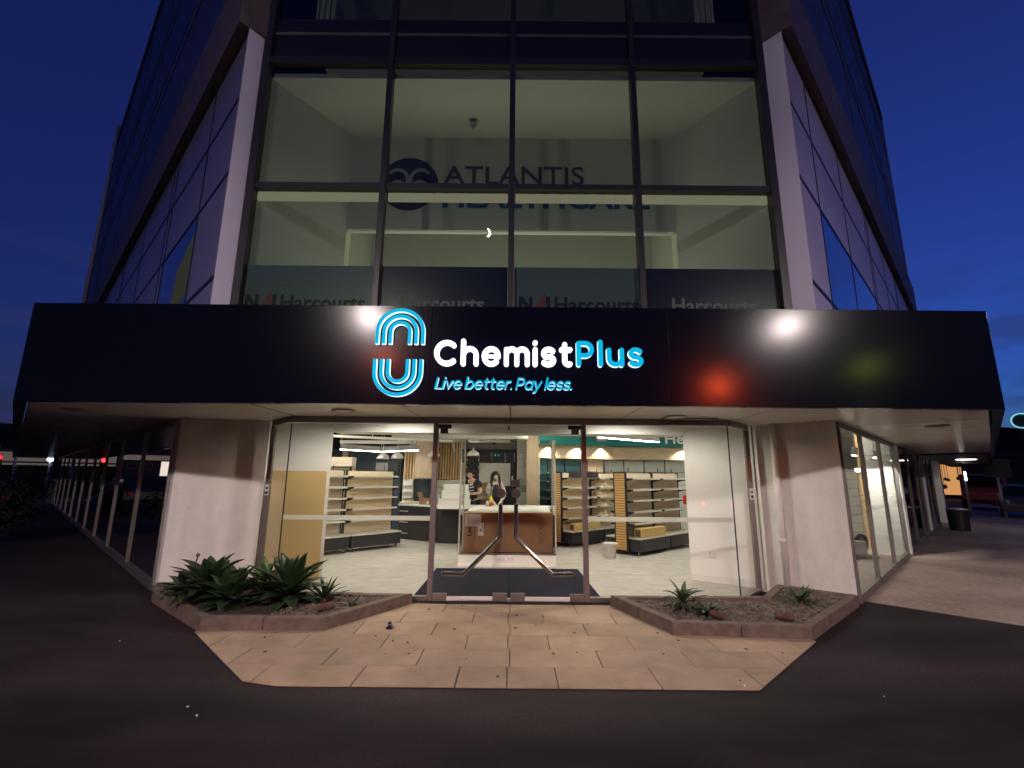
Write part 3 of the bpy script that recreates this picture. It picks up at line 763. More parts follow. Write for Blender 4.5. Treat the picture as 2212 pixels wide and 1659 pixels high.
def ribbon(mb, pts, hw, y0, y1):
    """flat rounded stroke in the x-z plane, extruded from y0 (front) to y1 (back)"""
    P = [Vector(p) for p in pts]; n = len(P); closed = (P[0] - P[-1]).length < 1e-4
    lo, hi, cs = [], [], []
    for i in range(n):
        if closed: t = (P[(i + 1) % (n - 1)] - P[(i - 1) % (n - 1)])
        else: t = (P[min(i + 1, n - 1)] - P[max(i - 1, 0)])
        t = t.normalized(); nn = Vector((-t.y, t.x)); k = 1.0
        if 0 < i < n - 1:
            c = (P[i] - P[i - 1]).normalized().dot((P[i + 1] - P[i]).normalized()); k = min(1.5, 1 / max(.4, math.sqrt(max(0, (1 + c) / 2))))
        hi.append(P[i] + nn * hw * k); lo.append(P[i] - nn * hw * k)
    def capfan(c, t):
        a0 = math.atan2(t.y, t.x) + math.pi / 2
        return [c + Vector((math.cos(a0 - math.pi * j / 10), math.sin(a0 - math.pi * j / 10))) * hw for j in range(1, 10)]
    loop = []
    if closed: cap0 = cap1 = []
    else:
        cap1 = capfan(P[-1], (P[-1] - P[-2]).normalized()); cap0 = capfan(P[0], (P[0] - P[1]).normalized())
    loop = hi + cap1 + lo[::-1] + cap0
    m = len(loop)
    vs = [(q.x, y0, q.y) for q in loop] + [(q.x, y1, q.y) for q in loop]
    nh = n; nc = len(cap1)
    fs = []
    lidx = lambda i: nh + nc + (n - 1 - i)
    for i in range(n - 1): fs.append((i, lidx(i), lidx(i + 1), i + 1))
    if not closed:
        fs.append(tuple([n - 1] + [lidx(n - 1)] + list(range(nh + nc - 1, nh - 1, -1))))
        fs.append(tuple([lidx(0), 0] + list(range(m - 1, m - 1 - len(cap0), -1))))
    for i in range(m): fs.append((i, (i + 1) % m, m + (i + 1) % m, m + i))
    mb.add(vs, fs)
def word(mbs, sv, x, z, sc, hw, gap, shear=0.0, kern={}, yb=0.0):
    """mbs: list of (mesh, half width factor, y front, y back)"""
    cx = x
    k = 0
    for ch in sv:
        if ch == ' ': cx += .42 * sc; continue
        w, strokes = GL[ch]
        for st in strokes:
            thin = st[-1] == 'thin'
            if thin: st = st[:-1]
            pts = [(cx + (px + shear * pz) * sc, z + pz * sc) for px, pz in st]
            for mb, f, ya, yb_ in mbs:
                ribbon(mb, pts, hw * f * (.55 if thin else 1), ya - .0004 * (k % 7), yb_)
            k += 1
        cx += w * sc + 2 * hw + gap + kern.get(ch, 0) * sc
    return cx
def word_w(sv, sc, hw, gap, kern={}): 
    t = 0
    for ch in sv: t += (.42 * sc) if ch == ' ' else GL[ch][0] * sc + 2 * hw + gap + kern.get(ch, 0) * sc
    return t - 2 * hw - gap
yF = FY - .050
def fit(sv, x0, x1, sc, hw, kern={}):
    lo_, hi_ = -.1, .3
    w0 = word_w(sv, sc, hw, 0, kern); n_ = len([c for c in sv if c != ' ']) - 1
    return (x1 - x0 - 2 * hw - w0) / n_
xsc = .172; hw = .0262
gap = fit("Chemist", -.872, .675, xsc, hw)
mw = MB(); word([(mw, 1.0, yF, FY - .002)], "Chemist", -.872 + hw, 2.83 + .0, xsc, hw, gap)
build("white_lettering", mw, "neon_white", S)
gap = fit("Plus", .715, 1.462, xsc, hw)
mw, mc = MB(), MB(); word([(mw, 1.0, yF, FY - .002), (mc, 1.0, yF - .004, yF - .002)], "Plus", .715 + hw, 2.83, xsc, hw, gap)
le = build("cyan_lettering", mw, "neon_edge", S); build("cyan_face", mc, "neon_cyan", le)
tsc, thw = .083, .0085
gap = fit("Live better. Pay less.", -.852, .662, tsc, thw)
mw, mc = MB(), MB(); word([(mw, .94, yF + .01, FY - .002), (mc, 1.12, yF + .006, yF + .008)], "Live better. Pay less.", -.852 + thw, 2.548, tsc, thw, gap, .22)
le = build("slogan_lettering", mw, "neon_edge", S); build("slogan_face", mc, "neon_cyan", le)
mw, mc = MB(), MB()
for up in (1, -1):
    cx_ = -1.262 if up > 0 else -1.270
    for r_, base in ((.257, 0), (.182, 0), (.108, 0)):
        if up > 0: zb, zc = 3.047, 3.19
        else: zb, zc = 2.873, 2.728
        pts = [(cx_ - r_, zb)] + [(cx_ + r_ * math.cos(R(180 - a_ * 180 / 24)), zc + up * r_ * math.sin(R(a_ * 180 / 24))) for a_ in range(25)] + [(cx_ + r_, zb)]
        P = [Vector(p) for p in pts]
        for mb, hw_, y0, y1 in ((mw, .0205, yF, FY - .002), (mc, .0195, yF - .004, yF - .002)):
            # square-ended bands
            n = len(P); hi, lo = [], []
            for i in range(n):
                t = (P[min(i + 1, n - 1)] - P[max(i - 1, 0)]).normalized(); nn = Vector((-t.y, t.x))
                hi.append(P[i] + nn * hw_); lo.append(P[i] - nn * hw_)
            loop = hi + lo[::-1]; m_ = len(loop)
            vs = [(q.x, y0, q.y) for q in loop] + [(q.x, y1, q.y) for q in loop]
            fs = [(i, m_ - 1 - i, m_ - 2 - i, i + 1) for i in range(n - 1)] + [(i, (i + 1) % m_, m_ + (i + 1) % m_, m_ + i) for i in range(m_)]
            mb.add(vs, fs)
le = build("arch_logo", mw, "neon_edge", S); build("arch_face", mc, "neon_cyan", le)

# window graphics of the upper floor
def graphic(i, dark, tx, label):
    a, b = mull[i] + .05, mull[i + 1] - .05
    g = MB(); g.box(a, WY + .012, 3.46, b, WY + .018, 4.69)
    o = empty("window_graphic", ((a + b) / 2, WY + .015, 3.46), 0, label, "window sign", "window graphics above the canopy")
    build("film", g, "film_navy" if dark else "film_grey", o)
    g = MB(); y = WY + .008
    add_text(g, "Harcourts", at(tx, y, 3.985), 1.255, .235, bold=.022)
    build("lettering", g, "letter_grey" if dark else "letter_black", o)
    if not dark:
        g = MB(); x0 = tx - .53
        for p in ([(x0, 0), (x0 + .055, 0), (x0 + .055, .235), (x0, .235)], [(x0 + .055, .235), (x0 + .055, .13), (x0 + .15, 0), (x0 + .15, .10)], [(x0 + .15, 0), (x0 + .205, 0), (x0 + .205, .235), (x0 + .15, .235)],
                  [(x0 + .405, 0), (x0 + .465, 0), (x0 + .465, .235), (x0 + .405, .235)]):
            g.add([(q[0], y, 3.99 + q[1]) for q in p], [(0, 1, 2, 3)])
        build("emblem_letter", g, "letter_black", o)
        g = MB(); g.add([(x0 + .215, y - .002, 3.99), (x0 + .39, y - .002, 4.30), (x0 + .39, y - .002, 3.99)], [(0, 1, 2)]); build("red_triangle", g, "letter_red", o)
graphic(0, False, -3.44, "grey window film with black lettering and red triangle beside the pale purple left fin")
graphic(1, True, -1.68, "navy window film with grey lettering, above the lit arch logo")
graphic(2, False, .62, "grey window film with black lettering and red triangle, between the two navy films")
graphic(3, True, 2.36, "navy window film with grey lettering, in the rightmost window")

# sign on the office back wall
A_ = empty("wall_sign", (-.2, 7.98, 6.5), 0, "dark lettering and round navy emblem on the office wall behind upper windows", "wall sign")
g = MB(); add_text(g, "ATLANTIS", at(-1.342, 7.985, 7.05), 2.68, .385, bold=.006); build("lettering", g, "letter_green", A_)
g = MB(); add_text(g, "HEALTHCARE", at(-1.342, 7.985, 6.55), 3.91, .40, bold=.03); build("blue_lettering", g, "letter_blue", A_)
g = MB(); g.lathe([(.55, 0), (.55, .01)], (-1.99, 7.985, 7.04), 56, FACE); em = build("emblem", g, "letter_navy", A_)
g = MB(); yy = 7.968
def band(pts, w):
    n = len(pts); P = [Vector(p) for p in pts]; hi, lo = [], []
    for i in range(n):
        t = (P[min(i + 1, n - 1)] - P[max(i - 1, 0)]).normalized(); nn = Vector((-t.y, t.x)); hi.append(P[i] + nn * w); lo.append(P[i] - nn * w)
    g.add([(q.x, yy, q.y) for q in hi + lo], [(i, n + i, n + i + 1, i + 1) for i in range(n - 1)])
cxm, czm = -1.99, 7.04
band([(cxm - .22 + .19 * math.cos(R(a_)), czm + .10 + .19 * math.sin(R(a_))) for a_ in range(145, -1, -12)] + [(cxm - .03, czm - .16)], .035)
band([(cxm - .21 + .14 * math.cos(R(a_)), czm - .10 + .14 * math.sin(R(a_))) for a_ in range(200, -1, -20)], .035)
band([(cxm + .22 - .19 * math.cos(R(a_)), czm + .10 + .19 * math.sin(R(a_))) for a_ in range(145, -1, -12)] + [(cxm + .03, czm - .16)], .035)
band([(cxm + .21 - .14 * math.cos(R(a_)), czm - .10 + .14 * math.sin(R(a_))) for a_ in range(200, -1, -20)], .035)
build("emblem_mark", g, "letter_grey", em)

# =================================================================== IN FRONT OF THE SHOP
# drain channel
g = MB()
g.box(-1.33, 6.350, -.02, 3.35, 6.452, .004)
k = 0; x = -1.33
while x < 3.35:
    g.box(x, 6.358, .004, x + .013, 6.444, .016); x += .030
g.box(-1.33, 6.350, .004, 3.35, 6.357, .018); g.box(-1.33, 6.445, .004, 3.35, 6.452, .018)
build("drain_grate", g, "drain", label="long slotted metal drain running along the foot of the glass doors", cat="drain")

def planter(name, outer, inner_w, label, soil_z, group="kerbed planting beds"):
    """kerb stones round a bed: outer is a closed line (counter-clockwise), each run of kerb cut into stones"""
    o = empty(name, (sum(p[0] for p in outer) / len(outer), sum(p[1] for p in outer) / len(outer), 0), 0, label, "planter", group)
    n = len(outer); P = [Vector(p) for p in outer]; inn = []
    for i in range(n):
        d1 = (P[i] - P[i - 1]).normalized(); d2 = (P[(i + 1) % n] - P[i]).normalized()
        n1, n2 = Vector((-d1.y, d1.x)), Vector((-d2.y, d2.x))
        b = (n1 + n2); b = b / max(.35, b.dot(n1) if b.length else 1)
        inn.append(P[i] + b * inner_w)
    for i in range(n):
        a, b, c, d = P[i], P[(i + 1) % n], inn[(i + 1) % n], inn[i]
        L = (b - a).length; m = max(1, round(L / .62))
        for k in range(m):
            t0, t1 = k / m, (k + 1) / m; e = .003 / max(L, .1)
            if k > 0: t0 += e
            if k < m - 1: t1 -= e
            q = [a.lerp(b, t0), a.lerp(b, t1), d.lerp(c, t1), d.lerp(c, t0)]
            g = MB(); g.prism([(v.x, v.y) for v in q], -.02, .138 + rnd.uniform(-.004, .004)); build("kerb_stone", g, "kerb", o, bevel=.008)
    g = MB(); g.prism([(v.x, v.y) for v in inn], -.02, soil_z); build("soil", g, "soil", o)
    return inn
inL = planter("planting_bed", [(-4.84, 6.80), (-4.55, 6.36), (-3.20, 5.225), (-1.93, 5.27), (-1.24, 6.34), (-3.1, 6.385), (-3.76, 7.09)], .10, "kerbed bed of big dark agaves in front of the left white pier", .105)
inR = planter("planting_bed", [(1.27, 6.325), (1.685, 5.225), (3.05, 5.115), (4.50, 6.45), (3.78, 7.04), (3.62, 6.86), (3.22, 6.36)], .10, "kerbed gravel bed with only small plants in front of the right pier", .10)

def inside(p, poly):
    r_ = False; n = len(poly)
    for i in range(n):
        a, b = poly[i], poly[(i + 1) % n]
        if (a[1] > p[1]) != (b[1] > p[1]) and p[0] < (b[0] - a[0]) * (p[1] - a[1]) / (b[1] - a[1]) + a[0]: r_ = not r_
    return r_
def gravel(poly, n, z, label, xmin=-99):
    g = MB(); xs = [p[0] for p in poly]; ys = [p[1] for p in poly]; c = 0
    while c < n:
        x, y = rnd.uniform(min(xs), max(xs)), rnd.uniform(min(ys), max(ys))
        if x < xmin or not inside((x, y), poly): continue
        c += 1
        s = rnd.uniform(.007, .02); a = rnd.uniform(0, 6.28)
        T = Matrix.Translation((x, y, z + s * .3)) @ Matrix.Rotation(a, 4, 'Z') @ Matrix.Rotation(rnd.uniform(-.6, .6), 4, 'X') @ Matrix.Diagonal((s * rnd.uniform(.8, 1.5), s, s * rnd.uniform(.5, .9), 1))
        vs = [T @ Vector(q) for q in ((1, 0, 0), (0, 1, 0), (-1, 0, 0), (0, -1, 0), (.2, .1, 1), (0, 0, -1))]
        g.add(vs, [(0, 1, 4), (1, 2, 4), (2, 3, 4), (3, 0, 4), (1, 0, 5), (2, 1, 5), (3, 2, 5), (0, 3, 5)])
    build("gravel", g, "stone", label=label, cat="gravel", kind="stuff")
gravel([tuple(p) for p in inR], 4200, .10, "brown stone chips covering the right bed")
gravel([tuple(p) for p in inL], 1800, .105, "brown stone chips at the narrow end of the left bed", -2.6)

def leaf(g, base, az, el, L, W, droop, fold=.35, n=8, tipcurl=0.0):
    """pointed succulent leaf: broad in the middle, folded along the midrib, bending as it goes"""
    dirh = Vector((math.cos(az), math.sin(az), 0)); side = Vector((-math.sin(az), math.cos(az), 0))
    p = Vector(base); e = el; rows = []
    for i in range(n + 1):
        t = i / n
        w = W * (0.42 + 2.0 * t - 2.3 * t * t if t < .48 else (1.0 - ((t - .42) / .58) ** 1.7)) * .95
        w = max(w, .0006) if i < n else .0006
        d = dirh * math.cos(e) + Vector((0, 0, 1)) * math.sin(e)
        nrm = -dirh * math.sin(e) + Vector((0, 0, 1)) * math.cos(e)
        rows.append((p + side * w + nrm * w * fold, p + nrm * 0.0, p - side * w + nrm * w * fold, nrm))
        p = p + d * (L / n); e -= droop / n * (1 + tipcurl * t)
    vs = []; fs = []
    for a, b, c, nr in rows:
        th = .004
        vs += [a, b, c, c - nr * .002, b - nr * th, a - nr * .002]
    for i in range(n):
        k = i * 6; q = k + 6
        for j in range(6): fs.append((k + j, k + (j + 1) % 6, q + (j + 1) % 6, q + j))
    fs.append((0, 1, 2, 3, 4, 5)[::-1]); fs.append(tuple(n * 6 + j for j in range(6)))
    g.add(vs, fs)
def rosette(name, x, y, z, n, L, W, seed, m, label, cat, e0=82, e1=2, stem=.10, droop=(.2, .9), group=None):
    r = random.Random(seed); o = empty(name, (x, y, z), 0, label, cat, group)
    g = MB(); g.smooth = True
    for i in range(n):
        t = i / (n - 1)
        az = i * 2.39996 + r.uniform(-.2, .2)
        el = R(e0 + (e1 - e0) * t ** .8) + r.uniform(-.12, .12)
        l_ = L * (.62 + .42 * math.sin(math.pi * min(1, .25 + .65 * t))) * r.uniform(.85, 1.1)
        leaf(g, (x + math.cos(az) * .02, y + math.sin(az) * .02, z + stem * (1.1 - .7 * t)), az, el, l_, W * r.uniform(.85, 1.12), r.uniform(*droop), fold=r.uniform(.2, .45))
    build("leaves", g, m, o)
    g = MB(); g.smooth = True; g.tube([(x, y, z - .06), (x, y, z + stem)], .035, 10); build("stem", g, "stump", o)
    return o
ag = "agaves in the left bed"
rosette("agave", -3.62, 5.98, .10, 36, .45, .098, 3, "agave", "large dark agave leftmost in the bed, against the white pier", "agave", stem=.17, group=ag)
rosette("agave", -3.24, 5.80, .10, 32, .41, .092, 5, "agave", "dark agave crowded between two larger ones, in front of the bright green plant", "agave", stem=.10, e0=78, group=ag)
rosette("agave", -2.62, 5.93, .10, 38, .47, .100, 8, "agave", "tallest dark agave, in front of the yellow board behind the glass", "agave", stem=.17, group=ag)
rosette("agave", -4.05, 6.28, .10, 28, .36, .080, 18, "agave", "half hidden low agave at the outer end of the left bed", "agave", stem=.06, e0=60, group=ag)
rosette("leafy_plant", -3.00, 6.12, .10, 44, .40, .042, 12, "leaf_bright", "bright green leafy plant between the dark agaves", "plant", stem=.16, droop=(.4, 1.4))
rosette("leafy_plant", -2.22, 6.00, .10, 26, .27, .026, 14, "leaf_grey", "grey green spiky plant right of the tallest agave", "plant", stem=.06, droop=(.1, .9))
rosette("seedling", -1.84, 5.82, .10, 9, .15, .022, 21, "leaf_grey", "tiny seedling on the gravel near the narrow end of the left bed", "plant", stem=.02, e0=60)
rosette("leafy_plant", 2.00, 5.80, .10, 26, .26, .030, 15, "leaf_grey", "green plant with thin curling top leaves in the right bed", "plant", stem=.10, droop=(.4, 1.7))
rosette("leafy_plant", 2.20, 5.58, .10, 18, .19, .030, 16, "leaf_grey", "low rosette in front of the curly leaved plant in the gravel", "plant", stem=.04, e0=55)
rosette("leafy_plant", 3.58, 6.16, .10, 20, .22, .024, 17, "leaf_grey", "small spiky rosette alone beside the right pier", "plant", stem=.03, e0=70, droop=(.1, .8))
# thin curling shoots of the curly plant, and the seed stalk behind the left agave
g = MB(); g.smooth = True
for k, (az, l_) in enumerate(((1.9, .26), (1.2, .30), (.7, .27), (2.6, .22), (.2, .24))): leaf(g, (2.02, 5.8, .2), az, R(82), l_, .012, 1.9, tipcurl=1.5)
build("curled_shoot", g, "agave", bpy.data.objects["leafy_plant.002"])
g = MB(); g.smooth = True; g.tube([(-3.88, 6.05, .4), (-3.84, 6.05, .60)], .009, 8); g.lathe([(.012, 0), (.022, .012), (.018, .035), (.006, .045)], (-3.84, 6.05, .60), 10)
build("seed_stalk", g, "stump", bpy.data.objects["agave"])
def stump(x, y, z, az, L, r_, label):
    g = MB(); g.smooth = False
    d = Vector((math.cos(az), math.sin(az), .12)); P = [Vector((x, y, z)) + d * L * k / 3 for k in range(4)]
    g.tube(P, [r_ * 1.0, r_ * .93, r_ * .97, r_ * .8], 12)
    g.tube([P[0] - d * .002, P[0] - d * .006], r_ * .72, 12)
    build("stump", g, "stump", label=label, cat="stump", group="cut brown stumps lying in the beds")
stump(-2.12, 5.56, .155, R(15), .16, .042, "cut brown stump lying at the front of the left bed")
stump(2.30, 5.42, .145, R(150), .14, .042, "cut brown stump just right of the low rosette in the gravel")
stump(3.02, 5.38, .145, R(172), .17, .042, "cut brown stump with dry roots near the gravel bed's front corner")
g = MB(); g.smooth = True
g.lathe([(.045, 0), (.045, .012), (.028, .016), (.026, .05), (.022, .062), (.010, .070), (0.001, .071)], (-1.27, 5.36, .013), 20)
build("bolt", g, "chrome", label="small domed metal bolt standing on the paving near the left bed", cat="bolt")
g = MB()
for k in range(34):
    x, y = rnd.uniform(-2.6, 2.6), rnd.uniform(4.0, 6.3)
    s = rnd.uniform(.004, .012); a = rnd.uniform(0, 3.1)
    T = Matrix.Translation((x, y, .0165)) @ Matrix.Rotation(a, 4, 'Z') @ Matrix.Diagonal((s * 1.6, s * .7, .003, 1))
    g.box(-1, -1, -1, 1, 1, 1, T)
build("litter", g, "print_dark", label="dark leaf scraps scattered over the pale paving", cat="litter", kind="stuff")
g = MB()
for k in range(5):
    x, y = rnd.uniform(-4.2, 4.2), rnd.uniform(2.6, 5.4)
    s = rnd.uniform(.003, .007); T = Matrix.Translation((x, y, .0175)) @ Matrix.Rotation(rnd.uniform(0, 3), 4, 'Z') @ Matrix.Diagonal((s * 1.8, s, .003, 1))
    g.box(-1, -1, -1, 1, 1, 1, T)
build("litter", g, "paper", label="pale scraps and cigarette ends scattered on the tarmac and paving", cat="litter", kind="stuff")

# =================================================================== INSIDE THE SHOP
FZ = 0.02
g = MB(); g.prism([(-1.29, 6.63), (1.21, 6.63), (1.17, 8.60), (-1.28, 8.58)], FZ + .004, FZ + .014)
build("doormat", g, "mat_navy", label="large dark navy entrance mat inside the glass doors", cat="doormat", bevel=.002)

# --- gondola shelving. Local frame: x along the run, y back, front towards -y
GSH = [.365, .62, .86, 1.09, 1.32, 1.555]
def gondola(label, back="beige_panel", end=False, brackets=False, sides=1):
    o = empty("shelf_unit", (0, 0, 0), 0, label, "shelf unit", "low shop shelving units on castors")
    L = 1.22
    def lp(name, mb, m, par=o, bv=0.0): return build(name, mb, m, par, local=True, bevel=bv)
    yb = .42 if sides == 2 else .06
    g = MB(); g.box(.01, -.42, .085, L - .01, yb, .325); lp("base", g, "black_board", bv=.004)
    g = MB(); g.box(.0, -.44, .327, L, yb, .352); lp("base_shelf", g, "shelf_metal", bv=.004)
    g = MB(); g.box(.03, -.018, .354, L - .03, .018, 1.67); lp("back_panel", g, back)
    for x in (0.0, L - .03):
        g = MB(); g.box(x, -.03, .354, x + .028, .03, 1.69); lp("upright", g, "black_metal")
    g = MB(); g.box(.0, -.035, 1.692, L, .035, 1.705); lp("top_rail", g, "black_metal")
    for z in GSH[1:]:
        for sd in ((-1,) if sides == 1 else (-1, 1)):
            g = MB(); g.box(.04, sd * .03, z - .012, L - .04, sd * .27, z + .006); sh = lp("shelf", g, back)
            g = MB(); g.box(.055, sd * .272, z - .020, L - .06, sd * .286, z + .022); lp("price_rail", g, "shelf_metal", sh, .002)
            g = MB()
            for x in (.012, L - .040):
                g.hexa([(x, sd * .03, z - .075), (x + .022, sd * .03, z - .075), (x + .022, sd * .28, z - .020), (x, sd * .28, z - .020),
                        (x, sd * .03, z + .010), (x + .022, sd * .03, z + .010), (x + .022, sd * .295, z + .012), (x, sd * .295, z + .012)])
            lp("shelf_bracket", g, "black_metal", sh)
    for x in (.07, L - .07):
        for y in (-.34, yb - .08):
            g = MB(); g.smooth = True
            T = Matrix.Translation((x, y, .036)) @ Matrix.Rotation(R(90), 4, 'X')
            g.lathe([(.012, -.014), (.034, -.012), (.034, .012), (.012, .014)], (0, 0, 0), 16, T); g.box(x - .016, y - .018, .04, x + .016, y + .018, .086)
            lp("castor", g, "chrome")
    if end:
        g = MB(); g.box(-.035, -.165, .06, -.006, .165, 1.70); lp("end_panel", g, "black_metal", bv=.003)
        ep = MB()
        for k in range(30):
            z = .10 + k * .0525; ep.box(-.046, -.125, z, -.036, .125, z + .042)
        lp("end_slats", ep, "slat_orange")
    if brackets:
        g = MB()
        for z in GSH[1:5]:
            for x in (.10, .30):
                g.hexa([(x, -.30, z + .01), (x + .015, -.30, z + .01), (x + .03, -.02, z + .01), (x + .0, -.02, z + .01), (x + .09, -.18, z + .17), (x + .10, -.18, z + .17), (x + .11, -.10, z + .17), (x + .09, -.10, z + .17)])
        lp("spare_bracket", g, back)
    for x in (.3, .95):
        g = MB(); g.box(x, -.008, 1.705, x + .012, .008, 1.80); lp("top_stud", g, "black_metal")
    return o
def putg(o, loc, rz): o.location = loc; o.rotation_euler = (0, 0, rz)
aLg = math.atan2(11.093 - 10.196, -2.491 + 3.319)
axL = Vector((math.cos(aLg), math.sin(aLg))); eyL = Vector((-axL.y, axL.x))
o2 = Vector((-3.319, 10.196)) + eyL * .42
u2 = gondola("beige backed shelf unit with a dark base, right of two along the left side"); putg(u2, (o2.x, o2.y, FZ), aLg)
o1 = o2 - axL * 1.26
u1 = gondola("brown backed shelf unit partly cut off by the left white stub wall", "taupe_panel"); putg(u1, (o1.x, o1.y, FZ), aLg)
aRg = R(43)
axR = Vector((math.cos(aRg), math.sin(aRg))); eyR = Vector((-axR.y, axR.x))
og1 = Vector((1.396, 11.137)) + eyR * .42; og2 = Vector((2.639, 9.973)) + eyR * .42
a = gondola("beige shelf unit with an orange slatted end, just right of the glass display cabinet", end=True, sides=2); putg(a, (og1.x, og1.y, FZ), aRg)
b_ = gondola("beige shelf unit holding spare brackets, between the two orange slatted ends", brackets=True, sides=2); q = og1 + axR * 1.25; putg(b_, (q.x, q.y, FZ), aRg)
c_ = gondola("taupe shelf unit with an orange slatted end beside the white bucket", "taupe_panel", end=True, sides=2); putg(c_, (og2.x, og2.y, FZ), aRg)
d_ = gondola("taupe shelf unit at the right, partly hidden by the white stub wall", "taupe_panel", sides=2); q = og2 + axR * 1.25; putg(d_, (q.x, q.y, FZ), aRg)
# dark header box with a small logo on the first right hand unit
g = MB(); T = Matrix.Translation((og1.x, og1.y, FZ)) @ rot2(aRg); g.box(.06, -.34, 1.575, 1.18, -.30, 1.72, T)
hb = build("header_sign", g, "black_board", label="dark header strip with a teal arch mark on the beige shelf unit", cat="sign")
# long cartons lying on the bases
def carton(T, l, w, h, label, m="carton_yellow"):
    o = empty("carton", T.translation, 0, label, "carton")
    g = MB(); g.box(0, 0, 0, l, w, h, T); build("body", g, m, o, bevel=.004)
    g = MB(); g.box(-.004, .02, .02, -.001, w - .02, h - .02, T); build("end_flap", g, "stump", o)
    return o
carton(Matrix.Translation((og1.x, og1.y, FZ)) @ rot2(aRg) @ Matrix.Translation((.12, -.40, .355)), 1.0, .15, .16, "long yellow carton lying on the base behind the right door post")
carton(Matrix.Translation((og2.x, og2.y, FZ)) @ rot2(aRg) @ Matrix.Translation((.10, -.40, .355)), .98, .17, .18, "long brown carton lying on the base of the unit near the bucket")
g = MB(); g.smooth = True
g.lathe([(.10, 0), (.105, .002), (.135, .27), (.148, .272), (.148, .29), (.138, .29), (.130, .27), (.10, .012), (.001, .012)], (2.0, 9.86, FZ), 28)
bk = build("bucket", g, "plastic_white", label="white plastic bucket on the carpet beside the slatted end", cat="bucket")
g = MB(); g.smooth = True; g.tube([(2.0 + .15 * math.cos(t), 9.86 - .02 - .03 * math.sin(t), FZ + .27 - .13 * math.sin(t)) for t in [math.pi * k / 12 for k in range(13)]], .004, 6)
build("handle", g, "plastic_white", bk)
# wall cupboard units behind the left shelving
g = MB(); g.box(-4.75, 11.25, FZ, -3.78, 11.55, 2.02)
w_ = build("tall_shelf", g, "taupe_panel", label="tall grey brown shelf back standing behind the left shelf units", cat="shelf unit")
g = MB(); g.box(-4.75, 11.20, 1.78, -3.74, 11.26, 1.80); g.box(-4.75, 11.20, 1.56, -3.74, 11.26, 1.58); g.box(-3.80, 11.18, FZ, -3.76, 11.24, 1.80)
build("shelf", g, "black_metal", w_)
g = MB(); g.box(-4.1, 11.16, 1.805, -3.78, 11.22, 1.82); build("shelf_lip", g, "shelf_metal", w_)

# plywood sheet leaning on the left stub wall
g = MB(); a, b = Vector((-3.66, 7.22)), Vector((-2.99, 7.70)); 
dpl = (b - a).normalized(); npl = Vector((dpl.y, -dpl.x))
q0 = [a + npl * .10, b + npl * .04 , b + npl * .055, a + npl * .115]; q1 = [a + npl * .03, b + npl * .016, b + npl * .032, a + npl * .046]
g.hexa([(v.x, v.y, FZ + .002) for v in q0] + [(v.x, v.y, 1.66) for v in q1])
build("ply_sheet", g, "ply", label="plain yellow sheet of board leaning against the left stub wall", cat="board")
# socket on the right stub wall
a, b = Vector((2.87, 7.86)), Vector((3.72, 7.28)); dS = (b - a).normalized(); nS = Vector((dS.y, -dS.x)); ang = math.atan2(dS.y, dS.x)
c = a + dS * .34 + nS * .012
so = empty("power_socket", (c.x, c.y, .44), ang, "white double power socket low on the right stub wall", "power socket")
g = MB(); T = Matrix.Translation((c.x, c.y, .44)) @ rot2(ang); g.box(-.06, -.012, -.036, .06, .010, .036, T); build("plate", g, "plastic_white", so, bevel=.003)
g = MB(); g.box(-.035, -.016, .004, -.018, -.0125, .022, T); g.box(.018, -.016, .004, .035, -.0125, .022, T); build("switch", g, "plastic_grey", so)
# red call point on the edge of the stub
g = MB(); g.box(2.83, 7.875, 1.18, 2.875, 7.91, 1.32); build("call_point", g, "red", label="red fire call point on the edge of the right stub wall", cat="alarm")

# --- glass display cabinet with the big cardboard box in it
DC = empty("display_cabinet", (-.06, 8.85, FZ), 0, "tall frameless glass display cabinet on a white plinth behind the doors", "cabinet")
X0, X1, Y0, Y1 = -.945, .825, 8.84, 9.55
g = MB(); g.box(X0, Y0 - .04, FZ, X1, Y1, .06); g.box(X0 + .01, Y0, .06, X1 - .01, Y1, .215); build("plinth", g, "white_paint", DC, bevel=.003)
g = MB(); g.box(X0 + .005, Y0 - .006, .217, X1 - .005, Y1, .245); build("bottom_rail", g, "alu", DC)
for x in (X0 + .01, X1 - .01):
    for y in (Y0, Y1):
        g = MB(); g.box(x - .013, y - .013, .246, x + .013, y + .013, 2.27); build("post", g, "shelf_metal", DC)
g = MB(); g.box(X0, Y0 - .012, 2.272, X1, Y1, 2.285); build("top_rail", g, "inner_glass", DC)
g = MB(); g.quad((X0 + .02, Y0, .246), (X1 - .02, Y0, .246), (X1 - .02, Y0, 2.268), (X0 + .02, Y0, 2.268)); build("glass_front", g, "inner_glass", DC)
for x in (X0 + .01, X1 - .01):
    g = MB(); g.quad((x, Y0 + .014, .246), (x, Y1 - .014, .246), (x, Y1 - .014, 2.268), (x, Y0 + .014, 2.268)); build("glass_side", g, "inner_glass", DC)
for x in (-.215, -.055):
    g = MB(); g.box(x, Y0 - .010, .105, x + .115, Y0 - .001, .18); s_ = build("socket", g, "plastic_white", DC, bevel=.003)
    g = MB(); g.box(x + .02, Y0 - .013, .145, x + .035, Y0 - .0105, .16); g.box(x + .08, Y0 - .013, .145, x + .095, Y0 - .0105, .16); build("switch", g, "plastic_grey", s_)
BX = empty("cardboard_box", (-.06, 9.1, .25), 0, "big brown cardboard box with shipping labels standing in the glass cabinet", "box")
bx0, bx1, by, bz0, bz1 = -.87, .775, 8.90, .252, .945
g = MB(); g.box(bx0, by, bz0, bx1, by + .32, bz1); build("carton", g, "cardboard", BX, bevel=.006)
g = MB(); g.box(bx0 + .03, by - .004, .70, bx0 + .33, by - .002, .915); lb = build("shipping_label", g, "paper", BX)
